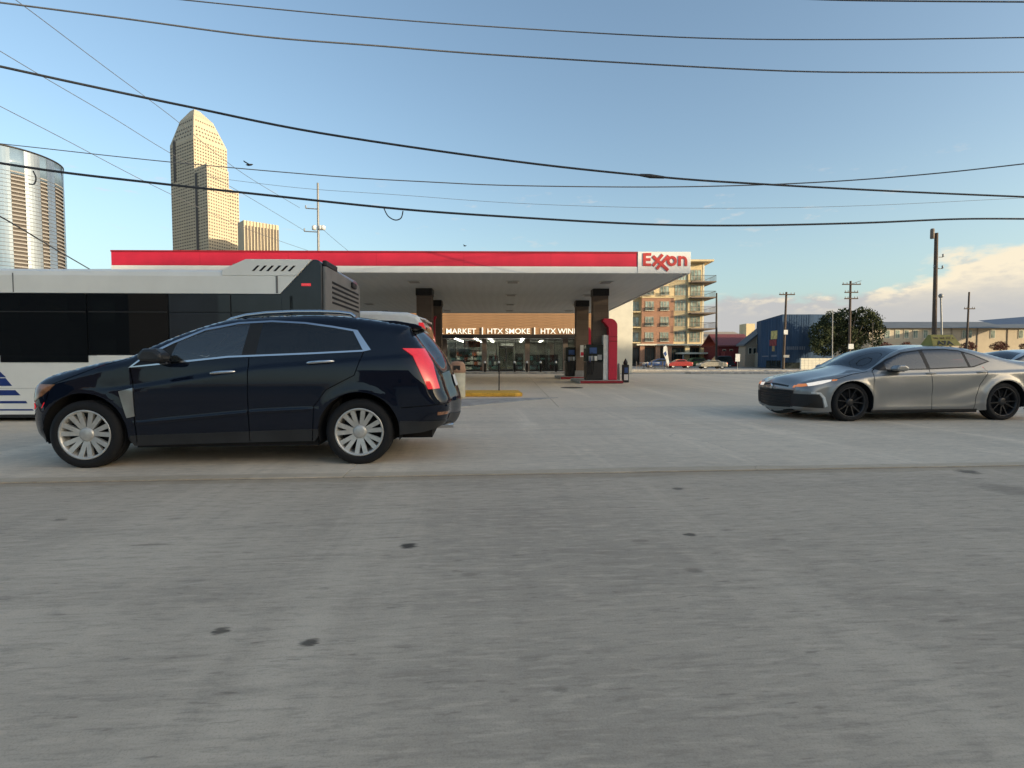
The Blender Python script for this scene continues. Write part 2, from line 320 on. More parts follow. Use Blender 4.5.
def thing(name, label, cat, loc=(0, 0, 0), deg=0, group=None):
    o = bpy.data.objects.new(name, None); COL.objects.link(o); o.empty_display_size = .3
    o.location = loc; o.rotation_euler = (0, 0, R(deg)); return tag(o, label, cat, group)
def copy_tree(o, parent=None, keep_label=True):
    c = o.copy(); COL.objects.link(c); c.parent = parent
    for ch in list(o.children): copy_tree(ch, c)
    return c
def at(px, py, Y):
    """point of the place measured on the photograph at distance Y"""
    c, s_ = math.cos(PITCH), math.sin(PITCH); u = (px - 512) / FOC; w = (384 - py) / FOC
    d = Vector((u, c + s_ * w, -s_ + c * w)); return Vector((0, 0, CAM_H)) + d * (Y / d.y)
def X(px, Y): return at(px, 360, Y).x
def Z(py, Y): return at(512, py, Y).z
def catmull(pts, n=6):
    P = [np.array(p, float) for p in pts]; out = []
    for i in range(len(P) - 1):
        p0 = P[max(i - 1, 0)]; p1 = P[i]; p2 = P[i + 1]; p3 = P[min(i + 2, len(P) - 1)]
        for k in range(n):
            t = k / n; out.append(.5 * (2 * p1 + (p2 - p0) * t + (2 * p0 - 5 * p1 + 4 * p2 - p3) * t * t + (3 * p1 - p0 - 3 * p2 + p3) * t ** 3))
    out.append(P[-1]); return np.array(out)
def text_mesh(body, size, offset=0.0, extrude=.02, align='LEFT', spacing=1.0):
    c = bpy.data.curves.new('lettering', 'FONT'); c.body = body; c.size = size; c.offset = offset; c.extrude = extrude; c.align_x = align; c.space_character = spacing
    o = bpy.data.objects.new('lettering', c); me = bpy.data.meshes.new_from_object(o); bpy.data.objects.remove(o); bpy.data.curves.remove(c)
    a = np.empty(len(me.vertices) * 3); me.vertices.foreach_get('co', a); a = a.reshape(-1, 3)
    a = np.stack([a[:, 0], -a[:, 2], a[:, 1]], 1); me.vertices.foreach_set('co', a.ravel()); me.update()   # stand it up, facing -y
    return me
def fit_text(me, x0, x1, z0, z1, y):
    a = np.empty(len(me.vertices) * 3); me.vertices.foreach_get('co', a); a = a.reshape(-1, 3)
    lo, hi = a.min(0), a.max(0)
    a[:, 0] = x0 + (a[:, 0] - lo[0]) / (hi[0] - lo[0]) * (x1 - x0); a[:, 2] = z0 + (a[:, 2] - lo[2]) / (hi[2] - lo[2]) * (z1 - z0); a[:, 1] += y - hi[1]
    me.vertices.foreach_set('co', a.ravel()); me.update(); return me
# ------------------------------------------------------------------ vehicle skins
def offset_poly(p, d):
    p = [np.array(q, float) for q in p]; n = len(p); out = []
    ar = sum(p[i][0] * p[(i + 1) % n][1] - p[(i + 1) % n][0] * p[i][1] for i in range(n)); sg = 1 if ar > 0 else -1
    for i in range(n):
        a, b, c = p[i - 1], p[i], p[(i + 1) % n]
        e1 = (b - a) / (np.linalg.norm(b - a) + 1e-9); e2 = (c - b) / (np.linalg.norm(c - b) + 1e-9)
        n1 = np.array([e1[1], -e1[0]]) * sg; n2 = np.array([e2[1], -e2[0]]) * sg; m = n1 + n2; m /= np.linalg.norm(m) + 1e-9
        out.append(tuple(b + m * d / max(.45, float(m @ n1))))
    return out
def stroke(pts, w):
    """thin polygon following a polyline (a shut line between panels)"""
    P = [np.array(p, float) for p in pts]; L = []; Q = []
    for i, p in enumerate(P):
        d = P[min(i + 1, len(P) - 1)] - P[max(i - 1, 0)]; d /= np.linalg.norm(d); n = np.array([-d[1], d[0]]) * w / 2
        L.append(tuple(p + n)); Q.append(tuple(p - n))
    return L + Q[::-1]
def inside(poly, pts):
    x, z = pts[:, 0], pts[:, 1]; r = np.zeros(len(pts), bool); n = len(poly)
    for i in range(n):
        (x1, z1), (x2, z2) = poly[i], poly[(i + 1) % n]
        if z1 == z2: continue
        c = ((z1 > z) != (z2 > z)) & (x < (x2 - x1) * (z - z1) / (z2 - z1) + x1); r ^= c
    return r
def densify(poly, step, closed=True):
    out = []; n = len(poly)
    for i in range(n if closed else n - 1):
        a = np.array(poly[i]); b = np.array(poly[(i + 1) % n]); k = max(1, int(math.ceil(np.linalg.norm(b - a) / step)))
        out += [tuple(a + (b - a) * j / k) for j in range(k)]
    return out
def smooth_table(tab, lo, hi, k=15):
    t = np.array(tab); xs = np.linspace(lo, hi, 241); ys = np.interp(xs, t[:, 0], t[:, 1]); pad = np.pad(ys, k, mode='edge')
    w = np.hanning(2 * k + 1); w /= w.sum(); return xs, np.convolve(pad, w, 'valid')
class Skin:
    """a car body: side surfaces (x,z) -> half width, and a crowned top surface swept along the silhouette"""
    def __init__(s, sil, bottom, Wd, tumble, plan, wheels=(), Ra=.4, flare=.02, crease=None, N=8, lines=()):
        s.lines = lines
        s.N = N; d = catmull(sil, N); s.sx, s.sz, s.sr, s.sc = d.T; s.Wd = Wd; s.wheels = wheels; s.Ra = Ra; s.flare = flare; s.crease = crease
        s.tz, s.tw = smooth_table(tumble, 0, 2.6, 9); s.px, s.pw = smooth_table(plan, -3.5, 3.5, 9)
        t = np.stack([np.gradient(s.sx), np.gradient(s.sz)], 1); t /= np.linalg.norm(t, axis=1)[:, None] + 1e-9
        s.sn = np.stack([-t[:, 1], t[:, 0]], 1); s.outline = list(zip(s.sx, s.sz)) + list(bottom)
    def base(s, x, z):
        w = s.Wd * np.interp(z, s.tz, s.tw) * np.interp(x, s.px, s.pw)
        for cx, cz in s.wheels:
            dd = np.hypot(x - cx, z - cz); w = w + s.flare * np.exp(-((dd - s.Ra) / .07) ** 2) * (z > .1)
        if s.crease: w = w + s.crease(x, z)
        return w
    def near(s, x, z):
        P = np.stack([x, z], 1)[:, None, :]; A = np.stack([s.sx[:-1], s.sz[:-1]], 1)[None]; B = np.stack([s.sx[1:], s.sz[1:]], 1)[None]
        AB = B - A; t = np.clip(((P - A) * AB).sum(2) / ((AB ** 2).sum(2) + 1e-12), 0, 1); Q = A + AB * t[..., None]; D = np.linalg.norm(P - Q, axis=2)
        i = D.argmin(1); k = np.arange(len(x)); tt = t[k, i]; n = s.sn[i] * (1 - tt)[:, None] + s.sn[i + 1] * tt[:, None]
        return D[k, i], s.sr[i] * (1 - tt) + s.sr[i + 1] * tt, n
    def side(s, x, z):
        x = np.asarray(x, float); z = np.asarray(z, float); d, r, n2 = s.near(x, z); r = np.maximum(r, .01)
        t = np.clip(1 - d / r, 0, 1); w = s.base(x, z) - r * (1 - np.sqrt(np.maximum(0, 1 - t * t)))
        e = .006; gx = (s.base(x + e, z) - s.base(x - e, z)) / (2 * e); gz = (s.base(x, z + e) - s.base(x, z - e)) / (2 * e)
        nb = np.stack([-gx, -np.ones_like(x), -gz], 1); nb /= np.linalg.norm(nb, axis=1)[:, None]
        n = nb * np.sqrt(np.maximum(0, 1 - t * t))[:, None] + np.stack([n2[:, 0], np.zeros_like(x), n2[:, 1]], 1) * t[:, None]
        return w, n / (np.linalg.norm(n, axis=1)[:, None] + 1e-9)
    def triangulate(s, polys, grid=.05, clips=None):
        vs = []; es = []
        for ln in s.lines:
            q = densify(ln, .03, False); vs += [(x, z + o) for o in (-.036, -.022, -.011, 0, .011, .022, .036) for x, z in q]
        for poly in [s.outline] + polys:
            q = densify(poly, .05); o = len(vs); vs += q; es += [(o + i, o + (i + 1) % len(q)) for i in range(len(q))]
        for f in (.04, .15, .32, .55, .8, 1.0):
            vs += [(s.sx[i] - s.sn[i, 0] * s.sr[i] * f, s.sz[i] - s.sn[i, 1] * s.sr[i] * f) for i in range(0, len(s.sx), 2)]
        xs = np.arange(min(p[0] for p in s.outline), max(p[0] for p in s.outline), grid); zs = np.arange(min(p[1] for p in s.outline), max(p[1] for p in s.outline), grid)
        vs += [(x + RNG.uniform(-.004, .004), z + RNG.uniform(-.004, .004)) for x in xs for z in zs]
        r = geometry.delaunay_2d_cdt([Vector(v) for v in vs], es, [], 0, 1e-5)
        V = np.array([(v[0], v[1]) for v in r[0]]); T = np.array([f[:] for f in r[2]])
        c = V[T].mean(1); cls = np.full(len(T), -1); ins = inside(s.outline, c)
        for i in range(len(polys) - 1, -1, -1): cls[inside(polys[i], c)] = i
        cls[~ins] = -2
        for i, k in (clips or {}).items(): bad = (cls == i) & ~inside(polys[k], c); cls[bad & inside(polys[k + 1], c)] = k + 1; cls[bad & ~inside(polys[k + 1], c)] = -1
        a = V[T]; ar = (a[:, 1, 0] - a[:, 0, 0]) * (a[:, 2, 1] - a[:, 0, 1]) - (a[:, 2, 0] - a[:, 0, 0]) * (a[:, 1, 1] - a[:, 0, 1])
        T[ar < 0] = T[ar < 0][:, ::-1]; cls[np.abs(ar) < 1e-10] = -2
        s.V, s.T, s.cls = V, T, cls; s.w, s.n = s.side(V[:, 0], V[:, 1])
    def piece(s, i, lift=0.0, far=False, skirt=.02):
        """vertices, normals, faces of one region of the side"""
        T = s.T[s.cls == i]
        if not len(T): return [], [], []
        u, inv = np.unique(T, return_inverse=True); F = inv.reshape(-1, 3); P = np.stack([s.V[u, 0], -s.w[u], s.V[u, 1]], 1); N = s.n[u].copy(); P = P + N * lift
        fs = [tuple(f) for f in F]; V = [tuple(p) for p in P]; NN = [tuple(n) for n in N]
        if skirt:
            cnt = {}
            for f in fs:
                for a, b in ((f[0], f[1]), (f[1], f[2]), (f[2], f[0])): cnt[(a, b)] = 1
            for (a, b) in list(cnt):
                if (b, a) in cnt: continue
                d = P[b] - P[a]; en = np.cross(d, N[a]); en /= np.linalg.norm(en) + 1e-9; o = len(V)
                V += [tuple(P[a]), tuple(P[a] - N[a] * skirt), tuple(P[b] - N[b] * skirt), tuple(P[b])]; NN += [tuple(en)] * 4; fs.append((o, o + 1, o + 2, o + 3))
        if far:
            V = [(x, -y, z) for x, y, z in V]; NN = [(x, -y, z) for x, y, z in NN]; fs = [f[::-1] for f in fs]
        return V, NN, fs
    def top(s, nv=20):
        """grid of the swept top surface; returns points, normals indexed [i][j]"""
        v = np.sin(np.linspace(-1, 1, nv + 1) * math.pi / 2); v[np.abs(v) < 1e-9] = 0
        ye = s.base(s.sx, s.sz) - s.sr; b = s.sc[:, None] * (1 - v[None] ** 2) ** 2
        P = np.stack([s.sx[:, None] + s.sn[:, 0:1] * b, ye[:, None] * v[None], s.sz[:, None] + s.sn[:, 1:2] * b], 2)
        du = np.gradient(P, axis=0); dv = np.gradient(P, axis=1); n = np.cross(du, dv); n /= np.linalg.norm(n, axis=2)[:, :, None] + 1e-12
        flip = (n[:, nv // 2, 0] * s.sn[:, 0] + n[:, nv // 2, 2] * s.sn[:, 1]) < 0; n[flip] *= -1
        e = np.stack([s.sn[:, 0], np.zeros(len(s.sx)), s.sn[:, 1]], 1); n[:, 0] = e; n[:, -1] = e
        return P, n, v
def skin_mesh(name, parts, mats):
    """parts: (verts, normals, faces, material index) joined into one mesh with its own normals"""
    V = []; N = []; F = []; mi = []
    for v, n, f, m in parts:
        o = len(V); V += list(v); N += list(n); F += [tuple(i + o for i in q) for q in f]; mi += [m] * len(f)
    me = bpy.data.meshes.new(name); me.from_pydata(V, [], F)
    for m in (mats if isinstance(mats, (list, tuple)) else [mats]): me.materials.append(M[m])
    me.polygons.foreach_set('material_index', mi); me.polygons.foreach_set('use_smooth', [True] * len(F)); me.update()
    me.normals_split_custom_set_from_vertices([tuple(map(float, n)) for n in N]); return me
def build_skin(sk, root, panels, tops, paint, grid=.05, clips=None):
    """panels: (name, polygon, material, lift, both sides?, label); name 'seam' = shut line inside the body; tops: (name, u0, u1, v0, v1, material, lift, label)"""
    sk.triangulate([p[1] for p in panels], grid, clips)
    body = []
    for far in (False, True):
        body.append((*sk.piece(-1, 0, far, 0), 0))
        for i, p in enumerate(panels):
            if p[0] == 'seam': body.append((*sk.piece(i, -.012, far, 0), 1)); continue
            pc = sk.piece(i, p[3], far, .02 if p[3] >= 0 else .006)
            if not pc[0]: continue
            if p[0] == 'liner': body.append((*pc, 1)); continue
            if p[3] < 0: body.append((*sk.piece(i, p[3] - .02, far, 0), 1)) if 'glass' not in p[2] else None
            link(p[0], skin_mesh(p[0], [(*pc, 0)], p[2]), root, label=p[5])
    P, n, v = sk.top(); ni, nj = P.shape[:2]; own = {}
    for i in range(ni - 1):
        uc = (i + .5) / sk.N
        for j in range(nj - 1):
            vc = (v[j] + v[j + 1]) / 2; k = -1
            for a, t in enumerate(tops):
                if t[1] <= uc < t[2] and t[3] <= vc < t[4]: k = a; break
            own.setdefault(k, []).append((i, j))
    for k, cells in own.items():
        idx = {}; V = []; N = []; F = []
        lift = 0 if k < 0 else tops[k][6]
        def g(i, j):
            if (i, j) not in idx: idx[(i, j)] = len(V); V.append(tuple(P[i, j] + n[i, j] * lift)); N.append(tuple(n[i, j]))
            return idx[(i, j)]
        for i, j in cells: F.append((g(i, j), g(i, j + 1), g(i + 1, j + 1), g(i + 1, j))[::-1])
        if k < 0: body.append((V, N, F, 0))
        else: link(tops[k][0], skin_mesh(tops[k][0], [(V, N, F, 0)], tops[k][5]), root, label=tops[k][7])
    # wheel wells and floor, dark
    mb = MB()
    for cx, cz in sk.wheels:
        for sg in (-1, 1):
            vs = []; K = 16
            for k in range(K + 1):
                a = math.pi * (-.08 + 1.16 * k / K); x, z = cx + sk.Ra * math.cos(a), cz + sk.Ra * math.sin(a); w = float(sk.side([x], [z])[0][0])
                vs += [(x, sg * (w - .004), z), (x, sg * .52, z)]
            mb.add(vs, [(2 * k, 2 * k + 1, 2 * k + 3, 2 * k + 2) for k in range(K)]); mb.add([vs[i] for i in range(1, len(vs), 2)], [tuple(range(K + 1))])
    body.append((mb.v, [(0, 0, -1)] * len(mb.v), mb.f, 1))
    return link('body', skin_mesh('body', body, [paint, 'dark']), root)
def wheel_set(root, pos, Rt, Rr, width, kind, rim_mat):
    """one wheel (brake drum > tyre, rim, hub_cap) copied to four corners"""
    h = width / 2
    d = MB(); d.lathe([(0, -.02), (Rr * .8, -.02), (Rr * .8, .03), (0, .03)], 24, 'y')
    t = MB(); t.lathe([(Rr - .004, -h * .80), (Rr + .012, -h * .97), ((Rr + Rt) / 2, -h), (Rt - .03, -h * .93), (Rt - .008, -h * .80), (Rt, -h * .62), (Rt, -h * .36), (Rt - .008, -h * .34), (Rt - .008, -h * .28), (Rt, -h * .26),
             (Rt, h * .26), (Rt - .008, h * .28), (Rt - .008, h * .34), (Rt, h * .36), (Rt, h * .62), (Rt - .008, h * .8), (Rt - .03, h * .93), (Rr + .012, h * .97), (Rr - .004, h * .8)], 48, 'y')
    r = MB(); r.lathe([(Rr - .035, h * .8), (Rr - .03, -h * .35), (Rr - .022, -h * .78), (Rr - .012, -h * .92), (Rr + .004, -h * .94), (Rr + .006, -h * .8)], 48, 'y')
    n = 7 if kind == 'double' else 5
    for k in range(n):
        a0 = 2 * math.pi * k / n + .2
        for sg in (-1, 1):
            if kind == 'double': ang = [(0.055, sg * .13, .040), (Rr - .018, sg * .20, .050)]
            else: ang = [(0.05, sg * .10, .022), (Rr - .016, sg * .27, .016)]
            (r0, o0, w0), (r1, o1, w1) = ang; P = []
            for rr, oo, ww, yy in ((r0, o0, w0, -h * .62), (r1, o1, w1, -h * .84)):
                a = a0 + oo; c, s_ = math.cos(a), math.sin(a)
                P += [(rr * c - s_ * ww / 2, yy, rr * s_ + c * ww / 2), (rr * c + s_ * ww / 2, yy, rr * s_ - c * ww / 2)]
            B = [(x * .99, y + .035, z * .99) for x, y, z in P]
            r.add(P + B, [(0, 1, 3, 2)[::-1], (0, 2, 6, 4)[::-1], (1, 3, 7, 5), (2, 3, 7, 6), (0, 1, 5, 4)], 0)
        if kind == 'double':   # web between the paired spokes near the rim
            pass
    c = MB(); c.lathe([(0, -h * .75), (.05, -h * .74), (.072, -h * .66), (.075, -h * .45)], 20, 'y')
    first = None
    for i, (x, y, z) in enumerate(pos):
        if first is None:
            o = d.build('wheel', 'dark', root, (x, y, z)); t.build('tyre', 'rubber', o); r.build('rim', rim_mat, o); c.build('hub_cap', rim_mat, o); first = o
        else:
            o = copy_tree(first, root); o.location = (x, y, z)
        o.rotation_euler = (0, (i * 1.7) % 6.28, math.pi if y > 0 else 0)
def arch(cx, cz, r, a0=-5, a1=185, n=18): return [(cx + r * math.cos(R(a)), cz + r * math.sin(R(a))) for a in np.linspace(a0, a1, n)]
def seats(root, spots, belt):
    for x, y in spots:
        m = MB(); m.prism([(x - .32, .42), (x + .18, .38), (x + .34, belt + .02), (x + .24, belt + .04), (x + .08, .58), (x - .32, .58)], y - .24, y + .24); m.prism([(x + .27, belt + .06), (x + .37, belt + .06), (x + .40, belt + .24), (x + .31, belt + .24)], y - .13, y + .13)
        m.build('car_seat', 'seat', root, bevel=.03)
# ------------------------------------------------------------------ dark SUV, side on
def make_suv():
    root = thing('parked_car', 'dark navy SUV with chrome window trim and silver wheels, nearest vehicle, on the road', 'car', (-2.95, 6.42, 0), 4.4); root.name = 'navy_suv'
    fw, rw = (-1.493, .35), (1.261, .35); Ra = .425
    sil = [(-2.06, .24, .30, .12), (-2.13, .32, .32, .12), (-2.155, .48, .32, .12), (-2.13, .66, .30, .12), (-2.09, .78, .24, .10), (-2.01, .885, .18, .07), (-1.87, .955, .14, .05), (-1.62, 1.025, .13, .05), (-1.38, 1.085, .12, .05), (-1.12, 1.135, .10, .07),
           (-.93, 1.228, .08, .09), (-.66, 1.358, .08, .08), (-.38, 1.472, .09, .06), (-.11, 1.553, .11, .045), (.25, 1.588, .13, .04), (.75, 1.603, .13, .04), (1.15, 1.585, .13, .035), (1.52, 1.532, .13, .03), (1.76, 1.487, .12, .04),
           (1.80, 1.42, .20, .08), (1.90, 1.28, .26, .11), (2.02, 1.11, .26, .12), (2.10, .96, .25, .12), (2.15, .80, .25, .12), (2.20, .66, .22, .12), (2.205, .55, .24, .12), (2.17, .44, .26, .12), (2.10, .37, .26, .1)]
    bottom = [(1.9, .33)] + arch(*rw, Ra) + [(.80, .255), (-.06, .245), (-1.02, .225)] + arch(*fw, Ra) + [(-1.95, .25)]
    def crease(x, z):
        line = np.interp(x, [-1.6, -1.0, .22, 1.4, 2.0], [.78, .834, 1.037, 1.13, 1.17]); low = np.interp(x, [-1.0, .25, 1.0], [.462, .575, .605])
        on = np.clip((x + 1.35) / .3, 0, 1) * np.clip((2.0 - x) / .3, 0, 1)
        lo = np.clip((x + 1.05) / .1, 0, 1) * np.clip((.85 - x) / .15, 0, 1)
        return on * (-.011 * np.tanh((z - line) / .016)) + lo * .012 * np.exp(-((z - low) / .016) ** 2)
    sk = Skin(sil, bottom, .935, [(.15, .94), (.32, .965), (.5, .99), (.7, 1.0), (.9, .998), (1.06, .985), (1.2, .95), (1.45, .865), (1.6, .80), (1.8, .74)],
              [(-2.4, .93), (-1.7, .985), (-.9, 1), (1.4, 1), (1.9, .985), (2.4, .93)], (fw, rw), Ra, .013, crease,
              lines=[[(-1.35, .79), (-1.0, .834), (.22, 1.037), (1.4, 1.13), (2.0, 1.17)], [(-1.0, .462), (.25, .575), (.85, .60)]])
    win = [(-1.012, 1.045), (-.893, 1.135), (-.625, 1.282), (-.33, 1.415), (.0, 1.486), (.33, 1.508), (.68, 1.492), (.98, 1.452), (1.19, 1.415), (1.30, 1.215), (.79, 1.188), (-.076, 1.151), (-.621, 1.09)]
    outer = [(-1.05, 1.03), (-.905, 1.152), (-.63, 1.302), (-.333, 1.436), (-.003, 1.506), (.33, 1.527), (.683, 1.510), (.985, 1.470), (1.235, 1.428), (1.385, 1.216), (1.30, 1.197), (.79, 1.170), (-.07, 1.133), (-.617, 1.072)]
    gf = [(-.66, 1.11), (-.58, 1.33), (-.33, 1.43), (.0, 1.50), (.115, 1.51), (.06, 1.165), (-.07, 1.155), (-.62, 1.095)]
    gr = [(.20, 1.172), (.26, 1.60), (1.1, 1.6), (1.19, 1.41), (1.30, 1.217), (.79, 1.19)]
    def clip(a): return a
    fd = [(-.985, .30), (-1.0, .83), (-1.03, 1.03), (-.615, 1.066), (-.07, 1.127), (.13, 1.135), (.13, .30)]
    rd = [(.14, .30), (.14, 1.137), (.79, 1.165), (1.30, 1.192), (1.22, .95), (.93, .80), (.80, .62), (.77, .30)]
    pan = [('door_glass', [p for p in gf], 'glass_front', .001, 1, None), ('door_glass', gr, 'glass_rear', .001, 1, 'dark privacy glass of the rear door'),
           ('window_pillar', win, 'black', .001, 1, None), ('window_trim', outer, 'chrome', .010, 1, 'bright chrome strip round the side windows'),
           ('fender_vent', [(-1.136, .79), (-.995, .822), (-.985, .535), (-1.062, .517)], 'alu', .012, 1, 'upright bright vent behind the front wheel'),
           ('headlamp', [(-2.10, .665), (-2.125, .72), (-2.07, .80), (-1.96, .862), (-1.76, .862), (-1.88, .755), (-2.02, .68)], 'amber_dark', .006, 1, None),
           ('side_marker', [(-2.16, .60), (-2.16, .655), (-2.05, .665), (-2.02, .625), (-2.06, .60)], 'red_lens', .008, 1, 'small red marker low on the front corner'),
           ('tail_lamp', [(1.715, 1.232), (1.93, 1.232), (2.02, 1.08), (2.10, .80), (1.985, .795), (1.885, 1.02), (1.82, 1.155)], 'red_lens', .010, 1, None),
           ('rear_reflector', [(2.08, .512), (2.08, .545), (2.30, .55), (2.30, .517)], 'amber_dark', .006, 1, None),
           ('seam', stroke([(-.99, .26), (-1.0, .83), (-1.04, 1.04)], .010), '', 0, 1, None), ('seam', stroke([(.135, .26), (.135, 1.14)], .010), '', 0, 1, None),
           ('seam', stroke([(.775, .26), (.80, .62), (.93, .80), (1.22, .95), (1.31, 1.20)], .010), '', 0, 1, None), ('seam', stroke([(1.70, .60), (2.25, .64)], .010), '', 0, 1, None),
           ('seam', stroke([(-1.93, .60), (-1.86, .70), (-1.80, .86), (-1.3, 1.06), (-1.1, 1.12)], .008), '', 0, 1, None),
           ('rocker_panel', [(-1.10, .1), (-1.05, .335), (.84, .385), (.86, .1)], 'trim_sill_shade', .006, 1, 'sill strip coloured dark grey for its shade'),  # no cladding on the sill: its shade is put into the colour
           ('bumper_cladding', [(1.66, .36), (1.69, .46), (2.3, .44), (2.3, .2), (1.6, .2)], 'trim_sill_shade', .006, 1, None),
           ('front_door', fd, 'suv_paint', 0, 1, None), ('rear_door', rd, 'suv_paint', 0, 1, None)]
    tops = [('windscreen', 9.2, 12.8, -.93, .93, 'glass_windscreen', .003, None), ('grille', 1.6, 4.0, -.62, .62, 'black', .006, None), ('number_plate', 1.2, 1.9, -.28, .28, 'white', .02, None),
            ('rear_window', 18.4, 21.0, -.90, .90, 'glass_rear', .003, 'rear window in the tailgate'), 
            ('number_plate', 22.4, 23.2, -.28, .28, 'white', .012, None), ('bumper_cladding', 25.4, 27.1, -.9, .9, 'trim_sill_shade', .004, None)]
    build_skin(sk, root, pan, tops, 'suv_paint', .045, {0: 2, 1: 2})
    MB().box(-1.02, .82, -.86, .86, .20, .34).box(-1.9, 2.0, -.5, .5, .22, .45).prism([(-1.3, .5), (-1.3, 1.02), (-.75, 1.06), (-.6, .9), (-.6, .4)], -.75, .75).build('floor_pan', 'dark', root)
    seats(root, [(-.15, -.38), (-.15, .38), (.75, -.38), (.75, .38)], 1.05)
    for sg in (-1, 1):
        y = sg * .935
        m = MB(); m.prism([(-.80, 1.085), (-.835, 1.15), (-.78, 1.225), (-.66, 1.225), (-.575, 1.16), (-.60, 1.085)], sg * .985, sg * 1.17)
        o = m.build('wing_mirror', 'trim_sill_shade', root, bevel=.035); MB().box(-.74, -.66, min(sg * .90, sg * 1.0), max(sg * .90, sg * 1.0), 1.075, 1.115).build('mirror_arm', 'suv_paint', o, bevel=.01)
        for x0, z0, x1, z1 in ((-.249, .972, .01, .99), (.727, 1.078, 1.004, 1.097)):
            ya = sg * (float(sk.side([x0], [z0])[0][0]) + .024)
            MB().tube([(x0, sg * (abs(ya) - .03), z0), (x0 + .03, ya, z0 + .003), ((x0 + x1) / 2, ya, (z0 + z1) / 2 + .004), (x1 - .03, ya, z1), (x1, sg * (abs(ya) - .03), z1)], [.010, .017, .019, .017, .010]).build('door_handle', 'chrome', root)
        yr = sg * .605
        MB().tube([(-.21, yr, 1.52), (-.16, yr, 1.553), (.0, yr, 1.597), (.22, yr, 1.624), (.5, yr, 1.640), (.78, yr, 1.643), (1.0, yr, 1.636), (1.12, yr, 1.622), (1.17, yr, 1.585)], .019, 8).build('roof_rail', 'chrome', root)
        MB().tube([(2.02, sg * .45, .355), (2.24, sg * .45, .36)], .035, 10).build('exhaust_tip', 'chrome', root)
    MB().prism([(1.42, 1.553), (1.62, 1.548), (1.83, 1.512), (1.90, 1.484), (1.895, 1.468), (1.8, 1.462), (1.45, 1.52)], -.60, .60).build('roof_spoiler', 'suv_paint', root, bevel=.012)
    MB().tube([(1.95, 0, 1.245), (2.08, .02, 1.20), (2.0, .35, 1.25)], .01).build('rear_wiper', 'black', root)
    wheel_set(root, [(fw[0], -.815, .345), (rw[0], -.815, .345), (fw[0], .815, .345), (rw[0], .815, .345)], .352, .252, .235, 'double', 'silver')
    return root
suv = make_suv()
